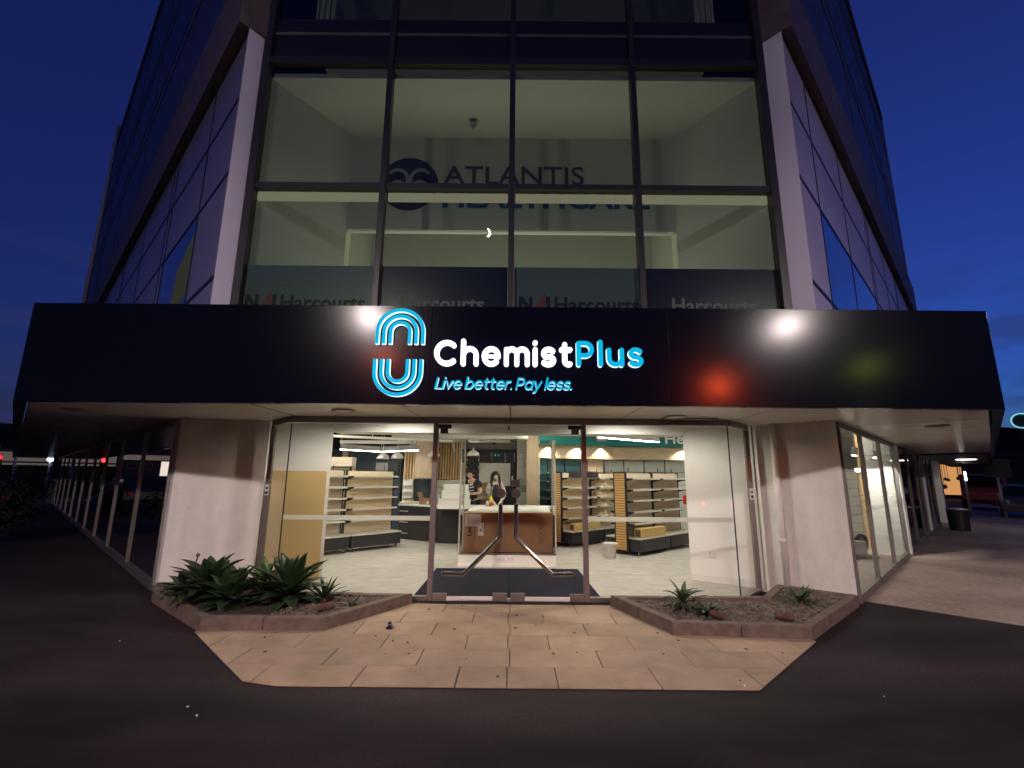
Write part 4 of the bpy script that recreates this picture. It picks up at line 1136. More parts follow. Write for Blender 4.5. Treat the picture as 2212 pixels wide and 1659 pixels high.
def vtext(g, s, x, z, w, h, y, bold=0.0): add_text(g, s, Matrix.Translation((x, y, z)) @ FACE @ Matrix.Rotation(R(90), 4, 'Z'), w, h, bold)
g = MB(); yy = by - .0055
vtext(g, "FRAGILE", bx0 + .105, .735, .145, .026, yy, .015)
for k, (x, l) in enumerate(((.145, .11), (.175, .15), (.21, .10), (.24, .12), (.265, .09))): vtext(g, ("Please handle", "Recommended parts", "No heavy load", "unless other", "marked up")[k], bx0 + x + .012, .745, l, .013, yy, .01)
build("print", g, "print_dark", lb)
g = MB(); g.box(bx0 + .275, by - .008, .54, bx0 + .375, by - .006, .765); lb2 = build("address_label", g, "paper", BX)
g = MB()
for k in range(13): g.box(bx0 + .335, by - .0105, .60 + k * .011, bx0 + .365, by - .0085, .60 + k * .011 + rnd.uniform(.003, .008))
g.box(bx0 + .305, by - .0105, .62, bx0 + .325, by - .0085, .66); vtext(g, "AUCKLAND 42", bx0 + .30, .56, .16, .012, by - .0095)
build("print", g, "print_dark", lb2)
g = MB(); vtext(g, "Leo", bx0 + .155, .53, .18, .085, by - .0025, .025); vtext(g, "made to last", bx0 + .215, .47, .22, .035, by - .0025); build("print", g, "print_dark", BX)
g = MB(); x = bx0 + 1.385
for k in range(6):
    z = .405 + k * .077
    g.box(x, by - .0035, z, x + .075, by - .0022, z + .004); g.box(x, by - .0035, z, x + .004, by - .0022, z + .077); g.box(x + .071, by - .0035, z, x + .075, by - .0022, z + .077)
    for j in range(3):
        if k == 0: g.box(x + .015, by - .0035, z + .02 + j * .016, x + .06, by - .0022, z + .027 + j * .016)
        elif k == 5: g.hexa([(x + .008 + j * .001, by - .0035, z + .01), (x + .016, by - .0035, z + .01), (x + .016, by - .0022, z + .01), (x + .008, by - .0022, z + .01), (x + .060, by - .0035, z + .066), (x + .068, by - .0035, z + .066), (x + .068, by - .0022, z + .066), (x + .06, by - .0022, z + .066)]) if j == 0 else None
        else: g.box(x + .018 + j * .013, by - .0035, z + .018 + .004 * ((j + k) % 3), x + .026 + j * .013, by - .0022, z + .055 - .006 * ((j * k) % 3))
g.box(x, by - .0035, .405 + 6 * .077, x + .075, by - .0022, .409 + 6 * .077)
vtext(g, "this way up please", x + .125, .48, .33, .022, by - .0028)
build("handling_marks", g, "print_dark", BX)

# --- service counter
CT = empty("service_counter", (-1.5, 11.6, FZ), 0, "long black fronted service counter with a pale top across the shop", "counter")
g = MB(); g.prism([(-2.90, 12.55), (-2.05, 12.02), (-1.70, 11.72), (1.1, 11.55), (1.1, 12.15), (-1.5, 12.3), (-2.6, 13.0)], FZ, .84)
build("front", g, "black_board", CT)
g = MB(); g.prism([(-2.93, 12.53), (-2.06, 11.98), (-1.72, 11.68), (1.13, 11.5), (1.13, 12.2), (-1.5, 12.34), (-2.6, 13.05)], .842, .885)
build("counter_top", g, "white_paint", CT, bevel=.004)
for k in range(3):
    g = MB(); z = .70 - k * .27; a, b = Vector((-2.86, 12.50)), Vector((-2.62, 12.35)); n_ = Vector((-.53, -.85))
    g.prism([(a.x, a.y), (a.x + n_.x * .03, a.y + n_.y * .03), (b.x + n_.x * .03, b.y + n_.y * .03), (b.x, b.y)], z, z + .02); build("drawer_handle", g, "shelf_metal", CT)
# open shelf ledge of the counter in front (pale top over the carton)
g = MB(); g.box(-1.0, 10.65, .79, .90, 11.45, .86); g.box(-1.0, 10.7, FZ, -.95, 11.4, .79); g.box(.85, 10.7, FZ, .90, 11.4, .79); g.box(-.94, 11.35, FZ, .84, 11.4, .79)
fc = build("front_desk", g, "black_board", label="low dark desk standing between the glass cabinet and the counter", cat="desk")
g = MB(); g.lathe([(.30, 0), (.30, .004)], (-.72, 11.345, .62), 40, FACE)
for k, r_ in enumerate((.27, .20, .13)):
    gg = MB(); gg.lathe([(r_ - .03, 0), (r_, 0), (r_, .004), (r_ - .03, .004)], (-.72, 11.34 - .004 * k, .62), 40, FACE); build("logo_ring", gg, "teal", fc)
# bubble wrap / paper roll spread over it
g = MB(); n = 26
vs = []
for i in range(n + 1):
    for j, (dy, dz) in enumerate(((10.58, .80), (10.56, .87), (10.62, .935), (10.8, .945), (11.1, .948), (11.45, .93))):
        x = -.94 + (1.80) * i / n; e = min(i, n - i) / n
        zz = dz - (.05 * max(0, 1 - e * 9)) + .008 * math.sin(i * 1.9 + j * 2.1) + rnd.uniform(-.004, .004)
        vs.append((x + rnd.uniform(-.01, .01), dy + .012 * math.sin(i * .7 + j), zz))
fs = [(i * 6 + j, (i + 1) * 6 + j, (i + 1) * 6 + j + 1, i * 6 + j + 1) for i in range(n) for j in range(5)]
k = len(vs); vs2 = [(x, y, z - .012) for x, y, z in vs]
fs += [tuple(q + k for q in f[::-1]) for f in fs]
g.add(vs + vs2, fs); g.smooth = True
build("packing_paper", g, "paper_wrap", label="crumpled white packing sheet spread over the low desk", cat="packing sheet")
# stepped white display risers on the counter
ST = empty("display_riser", (-1.38, 11.5, .885), 0, "white three step display riser on the counter left of the man", "display stand")
for k, (xa, xb, ya, yb, za, zb) in enumerate(((-1.72, -1.0, 11.36, 11.9, .84, 1.06), (-1.66, -1.02, 11.48, 11.9, 1.062, 1.235), (-1.63, -1.05, 11.62, 11.9, 1.237, 1.40))):
    g = MB(); g.box(xa, ya, za + .02, xb, yb, zb); build("step", g, "white_paint", ST, bevel=.004)
    g = MB(); g.box(xa - .02, ya - .03, za, xb + .02, ya - .002, za + .022); build("lip", g, "plastic_white", ST)
# small things on the counter
g = MB(); g.box(-1.80, 11.85, .887, -1.66, 12.0, 1.03); ph = build("card_terminal", g, "black_metal", label="black card terminal on the counter left of the risers", cat="card terminal", bevel=.01)
g = MB(); g.smooth = True; g.tube([(-1.74, 11.9, 1.03), (-1.73, 11.9, 1.09), (-1.69, 11.9, 1.15)], .018, 8); g.ball((-1.70, 11.9, 1.15), .035, 10, 6); build("scanner_head", g, "black_metal", ph)
ob = empty("open_box", (-2.15, 12.2, .887), R(-25), "small open brown cardboard box on the left end of the counter", "box")
T = Matrix.Translation((-2.15, 12.25, .887)) @ rot2(R(-25))
g = MB(); 
for q in ((-.16, -.1, 0, .16, -.09, .15), (-.16, .09, 0, .16, .1, .15), (-.16, -.09, 0, -.15, .09, .15), (.15, -.09, 0, .16, .09, .15), (-.15, -.09, 0, .15, .09, .01)): g.box(*q, T)
build("body", g, "cardboard", ob)
g = MB(); g.hexa([T @ Vector(p) for p in ((-.16, -.1, .152), (-.15, -.1, .152), (-.15, .1, .152), (-.16, .1, .152), (-.24, -.1, .30), (-.23, -.1, .302), (-.23, .1, .302), (-.24, .1, .30))])
g.hexa([T @ Vector(p) for p in ((.15, -.1, .152), (.16, -.1, .152), (.16, .1, .152), (.15, .1, .152), (.19, -.1, .29), (.2, -.1, .288), (.2, .1, .288), (.19, .1, .29))])
build("flap", g, "cardboard", ob)
g = MB(); g.box(.08, -.1025, .02, .135, -.1005, .085, T); build("label", g, "paper", ob)
tr = empty("tray", (-2.65, 12.55, .887), 0, "white tray with a yellow cloth at the counter's left end", "tray")
g = MB(); g.box(-2.88, 12.45, .887, -2.40, 12.75, .935); build("body", g, "plastic_white", tr, bevel=.006)
g = MB(); g.smooth = True; g.ball((-2.70, 12.58, .945), .075, 12, 6, (1.2, .8, .35)); g.ball((-2.55, 12.6, .94), .06, 12, 6, (1.1, .8, .22)); build("cloth", g, "yellow", tr)
bt = empty("water_bottle", (-.51, 10.9, .95), 0, "clear water bottle with a red cap on the packing sheet", "bottle")
g = MB(); g.smooth = True; g.lathe([(.040, 0), (.045, .01), (.045, .13), (.040, .15), (.046, .17), (.046, .24), (.030, .30), (.014, .335), (.014, .36)], (-.515, 10.85, .948), 18); build("body", g, "bottle_plastic", bt)
g = MB(); g.lathe([(.0455, .03), (.0462, .032), (.0462, .11), (.0455, .112)], (-.515, 10.85, .948), 18); build("label", g, "paper", bt)
g = MB(); g.lathe([(.017, .352), (.017, .378)], (-.515, 10.85, .948), 14); build("cap", g, "red", bt)
jb = empty("juice_bottle", (-.45, 10.8, .95), 0, "small yellow and red juice bottle beside the water bottle", "bottle")
g = MB(); g.smooth = True; g.lathe([(.032, 0), (.036, .01), (.036, .09)], (-.45, 10.78, .948), 16); build("base", g, "red", jb)
g = MB(); g.smooth = True; g.lathe([(.036, .091), (.033, .13), (.036, .18), (.018, .21), (.016, .235)], (-.45, 10.78, .948), 16); build("body", g, "yellow", jb)
g = MB(); g.lathe([(.018, .236), (.018, .255)], (-.45, 10.78, .948), 12); build("cap", g, "black_metal", jb)
g = MB(); g.smooth = True; g.ball((-1.08, 11.75, .93), .045, 12, 7, (1, .8, 1)); g.box(-1.13, 11.70, .886, -1.03, 11.8, .905); build("tape_dispenser", g, "black_metal", label="small black tape dispenser on the counter in front of the man", cat="dispenser")

# --- back of the shop
# navy cabinet wall at the left with a dark oven-like recess
nv = empty("wall_cabinets", (-4.3, 14.4, FZ), 0, "navy cabinet wall with a dark niche at the back left", "cabinets")
g = MB(); g.box(-5.85, 14.5, FZ, -3.36, 14.84, 2.34); build("doors", g, "navy_wall", nv)
g = MB(); g.box(-4.12, 14.44, 1.62, -3.75, 14.497, 1.98); build("grey_panel", g, "plastic_grey", nv)
g = MB(); g.box(-3.75, 14.43, 1.60, -3.42, 14.497, 1.99); g.box(-4.80, 14.47, 1.70, -4.77, 14.497, 1.92); g.box(-3.40, 14.47, 1.72, -3.37, 14.497, 1.94); build("niche", g, "black_metal", nv)
g = MB(); g.box(-5.15, 14.40, FZ, -5.0, 14.497, 2.34); build("pale_post", g, "oak", nv)
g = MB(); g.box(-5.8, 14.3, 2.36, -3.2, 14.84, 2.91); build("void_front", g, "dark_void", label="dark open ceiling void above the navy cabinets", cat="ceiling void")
# lowered white ceiling raft over the dispensary
g = MB(); g.prism([(-3.3, 12.9), (.45, 12.6), (.45, 14.84), (-3.3, 14.84)], 2.60, 2.915)
build("ceiling_raft", g, "ceiling_paint", kind="structure")
# timber slat screens
def slats(name, x0, x1, z0, z1, y, n, label):
    o = empty(name, ((x0 + x1) / 2, y, z0), 0, label, "slat screen", "pine slat screens on the back wall")
    g = MB(); g.box(x0, y, z0, x1, y + .03, z1); build("backing", g, "oak_dark", o)
    w = (x1 - x0) / n; g = MB()
    for k in range(n): g.box(x0 + k * w, y - .045, z0, x0 + k * w + w * .52, y - .001, z1)
    build("slats", g, "pine", o)
slats("slat_screen", -2.33, -1.36, 1.50, 2.595, 14.42, 12, "wide pine slat screen behind the man's shelves")
slats("slat_screen", -3.24, -2.90, 1.50, 2.42, 14.42, 4, "narrow pine slat screen left of the hanging oak box")
slats("slat_screen", -1.345, -1.18, 1.35, 2.40, 14.62, 2, "sliver of slats between screen and dark feature wall")
g = MB(); g.box(-2.75, 13.55, 1.53, -2.27, 14.2, 2.598); w_ = build("oak_box", g, "oak_v", label="oak clad box hanging from the ceiling between the slat screens", cat="ceiling box")
g = MB(); g.box(-2.77, 13.54, 1.53, -2.752, 14.2, 2.598); build("side_panel", g, "oak_dark", w_)
g = MB(); g.box(-2.94, 14.55, FZ, -2.0, 14.84, 1.50); build("dark_cabinet", g, "navy_wall", label="dark navy cabinet below the hanging oak box", cat="cabinet")
# white open shelves under the slats
def wshelf(x0, x1, z0, z1, n, label):
    o = empty("wall_shelf", ((x0 + x1) / 2, 14.4, z0), 0, label, "wall shelf", "white shelves under the slat screens")
    g = MB(); g.box(x0, 14.40, FZ, x1, 14.5, z1); build("panel", g, "white_paint", o)
    for k in range(n):
        z = z0 + (z1 - z0) * k / n; g = MB(); g.box(x0 + .02, 14.24, z, x1 - .02, 14.398, z + .018); build("shelf", g, "plastic_white", o)
wshelf(-3.26, -2.95, .95, 1.49, 3, "narrow white wall shelf at the left of the open box")
wshelf(-2.30, -1.37, .95, 1.48, 3, "white wall shelf behind the man, under the wide slats")
# oak pigeonholes behind the people
pg = empty("pigeonhole_unit", (-.95, 13.6, FZ), 0, "low oak pigeonhole cabinet behind the man and woman", "cabinet")
g = MB(); g.box(-1.35, 13.8, FZ, -.42, 13.85, 1.44); g.box(-1.35, 13.5, FZ, -1.32, 13.8, 1.44); g.box(-.45, 13.5, FZ, -.42, 13.8, 1.44); build("carcass", g, "oak", pg)
for z in (.98, 1.20, 1.42):
    g = MB(); g.box(-1.318, 13.5, z, -.452, 13.798, z + .022); build("shelf", g, "oak", pg)
# dark feature wall with shelf standards, brackets, white panels
fw = empty("feature_shelving", (-.55, 14.3, FZ), 0, "dark marbled shelving wall with chrome standards behind the woman", "wall shelving")
g = MB(); g.box(-1.38, 14.50, FZ, .165, 14.84, 2.42); build("panel", g, "feature_wall", fw)
for x in (-1.34, -.99, -.60, -.19, .10):
    g = MB(); g.box(x - .009, 14.47, .6, x + .009, 14.498, 2.30); build("standard", g, "chrome", fw)
for x in (-1.34, -.99, -.19, .10):
    for k in range(6):
        z = 1.02 + k * .215
        g = MB(); g.hexa([(x - .006, 14.468, z - .05), (x + .006, 14.468, z - .05), (x + .006, 14.15, z - .008), (x - .006, 14.15, z - .008), (x - .006, 14.468, z + .01), (x + .006, 14.468, z + .01), (x + .006, 14.15, z + .008), (x - .006, 14.15, z + .008)])
        build("bracket", g, "plastic_white", fw)
g = MB(); g.box(-.98, 14.462, 1.32, -.03, 14.468, 2.0)
for z in (1.52, 1.75): g.box(-.98, 14.44, z, -.03, 14.461, z + .012)
build("white_panel", g, "white_paint", fw)
for sx_ in (-1, 1):
    g = MB(); g.smooth = True; g.tube([(-.44 + sx_ * (.03 + .025 * math.cos(t)), 14.46, 2.24 + .035 * math.sin(t)) for t in [R(-60 + 120 * k / 8) for k in range(9)]] if sx_ > 0 else [(-.44 - .03 - .025 * math.cos(t), 14.46, 2.24 + .035 * math.sin(t)) for t in [R(-60 + 120 * k / 8) for k in range(9)]], .009, 8)
    build("teal_mark", g, "neon_teal", fw)
g = MB(); g.box(.01, 14.455, 1.50, .06, 14.466, 1.62); build("light_switch", g, "plastic_white", fw)
# white cabinet and oak column
wc_ = empty("white_cabinet", (.32, 13.9, FZ), 0, "white cabinet with spare brackets between dark wall and oak column", "cabinet")
g = MB(); g.box(.175, 13.9, FZ, .46, 14.45, 2.58); build("body", g, "white_paint", wc_)
g = MB(); g.box(.19, 13.86, FZ, .45, 13.898, 1.13); build("door", g, "paper", wc_)
g = MB(); g.box(.19, 13.87, 1.15, .45, 13.898, 1.36); build("grey_band", g, "plastic_grey", wc_)
for k in range(5):
    z = 1.50 + k * .2; g = MB(); g.box(.22, 13.68, z, .45, 13.898, z + .012); build("shelf", g, "plastic_white", wc_)
g = MB(); g.box(.425, 13.1, FZ, .755, 13.45, 2.75); build("oak_column", g, "oak_v", label="floor to ceiling oak clad column right of the white cabinet", cat="column")
# curved-looking corner: wood fascia, teal band, dark green and white shelving
wall_pts = [(.76, 13.30), (1.9, 13.72), (3.02, 14.10), (4.2, 14.16), (6.5, 13.9)]
def strip(name, z0, z1, th, m, off, **kw):
    fr = [(x, y - off) for x, y in wall_pts]; bk_ = [(x, y - off + th) for x, y in wall_pts]
    g = MB(); g.prism(fr + bk_[::-1], z0, z1); return build(name, g, m, **kw)
ts = empty("shop_fascia", (3, 14, 2.1), 0, "oak band under a teal band with white lettering along the back right wall", "wall fascia")
strip("teal_band", 2.50, 2.915, .5, "teal", .34, parent=ts)
strip("oak_band", 2.12, 2.498, .2, "oak", .10, parent=ts)
g = MB(); T = Matrix.Translation((4.50, 13.755, 2.575)) @ rot2(math.atan2(-.26, 2.3)) @ FACE
add_text(g, "Health", T, 1.22, .30, bold=.02); build("lettering", g, "letter_white", ts)
strip("shelf_wall", FZ, 2.118, .12, "office_wall", -.12, kind="structure")
gs = empty("green_shelving", (1.5, 13.5, FZ), 0, "dark green wall shelving with chrome standards right of the oak column", "wall shelving")
def onwall(t, off):    # point along the first leg
    a, b = Vector(wall_pts[0]), Vector(wall_pts[2]); d = (b - a).normalized(); n_ = Vector((d.y, -d.x)); q = a + d * t + n_ * off; return q, math.atan2(d.y, d.x)
q, an = onwall(0, 0); T = Matrix.Translation((q.x, q.y, 0)) @ rot2(an)
g = MB(); g.box(0.0, -.005, FZ, 1.55, .03, 2.118, T); build("panel", g, "green_wall", gs)
g = MB(); g.box(1.555, -.012, FZ, 2.06, .03, 2.117, T); build("oak_end", g, "oak_v", gs)
g = MB(); g.box(-.012, -.09, FZ, 0.0, .03, 2.117, T); build("light_edge", g, "white_paint", gs)
for x in (.27, .80, 1.30):
    g = MB(); g.box(x - .009, -.03, .5, x + .009, -.006, 2.11, T); build("standard", g, "chrome", gs)
for k in range(5):
    z = .75 + k * .235
    g = MB(); g.box(.02, -.30, z, 1.53, -.032, z + .008, T); build("glass_shelf", g, "tint_glass", gs)
    g = MB()
    for x in (.27, .52, .80, 1.05, 1.30): g.box(x - .016, -.05, z + .01, x + .016, -.031, z + .035, T)
    build("shelf_clip", g, "plastic_white", gs)
ws = empty("white_shelving", (4.2, 14.1, FZ), 0, "white wall shelving with black standards below the oak band", "wall shelving")
for k, x in enumerate((2.75, 3.35, 3.95, 4.55, 5.2, 5.8)):
    yy = 13.95 + (.1 if x < 3 else .16 if x < 4.3 else .10)
    g = MB(); g.box(x - .012, yy, FZ, x + .012, yy + .03, 2.118); build("standard", g, "black_metal", ws)
for z in (1.40, 1.75):
    g = MB(); g.box(2.6, 13.68, z, 6.3, 13.90, z + .012); build("shelf", g, "tint_glass", ws)
# downlights washing the oak band
for k, (x, y) in enumerate(((1.08, 13.19), (1.90, 13.49), (2.66, 13.76), (5.05, 13.80))):
    o = empty("wall_washer", (x, y, 2.50), 0, "recessed spotlight washing the oak band " + ("beside the oak column", "above the dark green shelving", "left of the band's corner", "under the white lettering")[k], "spotlight", "spotlights along the oak band")
    g = MB(); g.lathe([(.04, 2.494), (.05, 2.490), (.05, 2.4985)], (x, y, 0), 18); build("rim", g, "plastic_white", o)
    l = bpy.data.lights.new("spot", 'SPOT'); l.energy = 17 * SHOP; l.spot_size = R(112); l.spot_blend = .35; l.shadow_soft_size = .03; l.color = (1, .90, .74)
    lo = bpy.data.objects.new("spot_lamp", l); scene.collection.objects.link(lo); lo.parent = o; lo.location = (0, 0, -.02)
    lo.rotation_euler = (R(6), 0, R(18))
# exit sign, cameras, vent
g = MB(); g.box(-.20, 8.50, 2.30, .16, 8.52, 2.37) if False else None
ex = empty("exit_sign", (-.02, 9.0, 2.34), 0, "white mirrored EXIT lettering hanging behind the bulkhead", "exit sign")
g = MB(); add_text(g, "EXIT", Matrix.Translation((.125, 9.05, 2.305)) @ FACE @ Matrix.Diagonal((-1, 1, 1, 1)), .20, .055, bold=.02); build("lettering", g, "paper", ex)
g = MB(); g.quad((-.15, 9.06, 2.28), (.20, 9.06, 2.28), (.20, 9.06, 2.42), (-.15, 9.06, 2.42)); build("panel", g, "inner_glass", ex)
for k, (x, y, z, lab) in enumerate(((-.47, 12.8, 2.50, "black dome camera under the ceiling raft above the man"), (-1.62, 13.2, 2.33, "white dome camera in front of the wide slat screen"))):
    o = empty("security_camera", (x, y, z), 0, lab, "camera")
    g = MB(); g.smooth = True; g.ball((x, y, z), .055, 14, 8); build("dome", g, "black_metal" if k == 0 else "plastic_grey", o)
    g = MB(); g.tube([(x, y, z + .04), (x, y, 2.6)], .025, 10); build("mount", g, "plastic_white", o)
g = MB(); g.box(2.42, 13.50, 2.62, 2.72, 13.545, 2.80); v_ = build("air_vent", g, "plastic_grey", label="small grey wall vent on the teal band", cat="vent")
# services hanging under the left ceiling
o = empty("cable_tray", (-3.4, 11.5, 2.6), 0, "pale cable trays hung under the ceiling above the pendant lamps", "cable tray")
g = MB(); g.hexa([(-5.2, 11.0, 2.50), (-5.1, 10.8, 2.50), (-1.6, 12.7, 2.50), (-1.7, 12.9, 2.50), (-5.2, 11.0, 2.55), (-5.1, 10.8, 2.55), (-1.6, 12.7, 2.55), (-1.7, 12.9, 2.55)]); build("tray", g, "white_paint", o)
g = MB(); g.box(-4.6, 12.6, 2.44, -2.6, 12.75, 2.52); build("duct", g, "white_paint", o)
g = MB(); 
for x, y in ((-4.6, 11.25), (-3.5, 11.8), (-2.6, 12.3)): g.tube([(x, y, 2.55), (x, y, 2.92)], .012, 8)
build("hanger", g, "plastic_white", o)
# linear and dome pendants
def linear(pts, z, label):
    o = empty("linear_lamp", (*pts[0], z), 0, label, "ceiling lamp", "linear pendant lamps")
    for a, b in zip(pts, pts[1:]):
        g = MB(); wallbox(g, a, b, .07, z + .012, z + .15); build("housing", g, "plastic_grey", o)
        g = MB(); wallbox(g, a, b, .066, z, z + .010); build("diffuser", g, "led", o)
    g = MB()
    for p in pts: g.tube([(*p, z + .15), (*p, 2.92)], .006, 6)
    build("suspension", g, "plastic_white", o)
linear([(-4.45, 12.3), (-3.70, 13.4), (-2.47, 12.4)], 2.25, "V shaped linear pendant lamp over the left counter")
linear([(2.02, 10.85), (3.80, 12.15)], 2.50, "straight linear pendant lamp in front of the teal band")
for k, (x, y, z, lab) in enumerate(((-3.12, 11.5, 1.99, "dome pendant lamp furthest left, under the V shaped lamp"), (-2.77, 11.5, 2.005, "dome pendant lamp second from the left, glowing strongly"),
                                    (-1.90, 11.6, 2.07, "dome pendant lamp half hidden behind the left door post"), (-.93, 11.5, 2.085, "dome pendant lamp hanging above the man"))):
    o = empty("pendant_lamp", (x, y, z), 0, lab, "pendant lamp", "white dome pendant lamps over the counter")
    g = MB(); g.smooth = True; g.lathe([(.150, 0), (.152, .004), (.138, .055), (.10, .105), (.045, .135), (.022, .15), (.022, .19), (.001, .195)], (x, y, z), 28); build("shade", g, "lamp_shade", o)
    g = MB(); g.lathe([(.135, .004), (.135, .010)], (x, y, z), 24); build("bulb", g, "led_dome", o)
    g = MB(); g.tube([(x, y, z + .19), (x, y, 2.92)], .005, 6); build("cord", g, "plastic_white", o)
# ceiling downlights under the raft
for k, (x, y) in enumerate(((-1.85, 13.6), (-1.42, 14.05), (-.65, 13.8), (.13, 13.55))):
    o = empty("downlight", (x, y, 2.595), 0, "round recessed downlight in the ceiling raft " + ("over the wide slats", "near the edge of the slats", "above the woman", "near the white cabinet")[k], "downlight", "downlights in the ceiling raft")
    g = MB(); g.lathe([(.07, 2.588), (.085, 2.586), (.085, 2.5985)], (x, y, 0), 20); build("rim", g, "plastic_white", o)
    g = MB(); g.lathe([(.066, 2.589), (.066, 2.592)], (x, y, 0), 20); build("lens", g, "led_spot", o)
# unseen light panels added in the main ceiling to brighten the shop
for k, (x, y) in enumerate(((-2.2, 9.3), (0.0, 9.9), (2.2, 9.2), (-4.0, 10.5), (4.2, 10.6), (5.8, 12.2), (1.0, 12.2), (-3.3, 9.0), (3.9, 9.0), (7.4, 11.0))):
    g = MB(); g.box(x - .55, y - .15, 2.905, x + .55, y + .15, 2.918)
    build("added_ceiling_panel", g, "ceiling_fill", label="unseen white light panel added in the shop ceiling, hidden behind the bulkhead", cat="ceiling lamp", group="added hidden ceiling light panels")
# two vestibule downlights just inside the glass
for k, (x, y) in enumerate(((-1.75, 6.95), (1.75, 6.95))):
    o = empty("vestibule_downlight", (x, y, 2.655), 0, "small recessed downlight inside the glass, " + ("left", "right") [k] + " of the doors", "downlight", "vestibule downlights")
    g = MB(); g.lathe([(.05, 2.645), (.062, 2.642), (.062, 2.658)], (x, y, 0), 18); build("rim", g, "plastic_white", o)
    l = bpy.data.lights.new("spot", 'SPOT'); l.energy = 48 * SHOP; l.spot_size = R(165); l.spot_blend = .4; l.shadow_soft_size = .035; l.color = (1, .92, .80)
    lo = bpy.data.objects.new("spot_lamp", l); scene.collection.objects.link(lo); lo.parent = o; lo.location = (0, 0, -.02)

# --- right hand window display
g = MB(); g.prism([(8.24, 11.12), (8.72, 10.64), (8.80, 10.72), (8.32, 11.20)], FZ, 2.9); pw = build("display_wall", g, "white_paint", label="white display wall lit by a spotlight in the right side window", cat="partition")
g = MB(); g.box(8.19, 11.14, FZ, 8.232, 11.2, 2.9); build("timber_edge", g, "pine", pw)
sw = empty("slatwall", (8.2, 12.2, FZ), 0, "white slatted display board deep inside the right side window", "display board")
g = MB(); g.box(7.6, 12.2, FZ + .15, 9.3, 12.25, 1.86); build("board", g, "white_paint", sw)
g = MB()
for k in range(8): g.box(7.6, 12.192, .30 + k * .215, 9.3, 12.199, .312 + k * .215)
build("groove", g, "plastic_grey", sw)
g = MB(); g.box(8.86, 12.1, FZ, 8.96, 12.19, 1.88); build("side_panel", g, "taupe_panel", sw)
for k, (x, y, z) in enumerate(((7.3, 10.05, 2.10), (8.05, 10.5, 2.06))):
    o = empty("track_spotlight", (x, y, z), 0, ("pale track spotlight nearest the right pier", "darker track spotlight aimed at the white display wall")[k], "spotlight", "track spotlights in the right side window")
    g = MB(); g.smooth = False; T = Matrix.Rotation(R(12), 4, 'Y'); g.lathe([(.05, 0), (.055, .002), (.055, .17), (.02, .18)], (x, y, z), 20, T); build("can", g, "plastic_white" if k == 0 else "lamp_shade", o)
    g = MB(); g.lathe([(.048, -.002), (.048, .001)], (x, y, z), 20, T); build("lens", g, "led_spot" if k == 0 else "black_metal", o)
    g = MB(); g.tube([(x + .02, y, z + .17), (x + .02, y, 2.91)], .012, 8); build("stem", g, "plastic_white", o)
g = MB(); sbox(g, 1, 1.0, 5.9, -1.05, -.98, 2.50, 2.56); build("lighting_track", g, "plastic_white", label="white lighting track under the ceiling of the right side window", cat="lighting track")
l = bpy.data.lights.new("spot", 'SPOT'); l.energy = 55 * SHOP; l.spot_size = R(58); l.spot_blend = .35; l.shadow_soft_size = .03; l.color = (1, .95, .85)
lo = bpy.data.objects.new("spot_lamp", l); scene.collection.objects.link(lo); lo.parent = bpy.data.objects["track_spotlight.001"]; lo.location = (-.25, -.35, .2)
v = Vector((8.5, 10.9, 1.0)) - Vector((7.8, 10.15, 2.26)); lo.rotation_euler = v.to_track_quat('-Z', 'Y').to_euler()
# scooter-like wheel and battery box on the floor
eq = empty("mobility_scooter", (7.4, 10.3, FZ), 0, "small black and grey scooter with a thick tyre behind the right side window", "scooter")
g = MB(); g.smooth = True; g.tube([(7.62 + .20 * math.cos(t), 10.62 + .03 * math.sin(2 * t) * 0 + .12 * math.cos(t), .26 + .15 * math.sin(t)) for t in [2 * math.pi * k / 24 for k in range(25)]], .035, 8, cap=False); build("wheel", g, "tyre", eq)
g = MB(); g.box(6.85, 9.95, .10, 7.25, 10.2, .36); build("battery_box", g, "plastic_grey", eq, bevel=.02)
g = MB(); g.box(6.8, 9.9, .05, 7.45, 10.15, .08); build("deck", g, "tyre", eq, bevel=.01)
g = MB(); g.smooth = True; g.tube([(7.0, 10.2, .1), (7.05, 10.25, .62), (7.12, 10.3, .66)], .014, 8); g.ball((7.12, 10.3, .67), .03, 8, 6); build("tiller", g, "tyre", eq)

# =================================================================== PEOPLE
def skin_body(name, joints, edges, mat_, parent=None, root=0, sub=2):
    me = bpy.data.meshes.new(name); me.from_pydata([j[0] for j in joints], edges, []); me.update()
    o = bpy.data.objects.new(name, me); scene.collection.objects.link(o)
    sk = o.modifiers.new("skin", 'SKIN'); sk.use_smooth_shade = True; sk.branch_smoothing = .6
    sv = me.skin_vertices[0].data
    for i, j in enumerate(joints):
        r_ = j[1]; sv[i].radius = (r_, r_) if not isinstance(r_, tuple) else r_; sv[i].use_root = (i == root)
    s = o.modifiers.new("sub", 'SUBSURF'); s.levels = sub; s.render_levels = sub
    bpy.context.view_layer.update()
    dg = bpy.context.evaluated_depsgraph_get()
    m2 = bpy.data.meshes.new_from_object(o.evaluated_get(dg)); m2.materials.clear(); m2.materials.append(M[mat_])
    for p in m2.polygons: p.use_smooth = True
    bpy.data.objects.remove(o)
    m2.name = name
    o = bpy.data.objects.new(name, m2); scene.collection.objects.link(o)
    if parent: o.parent = parent
    return o
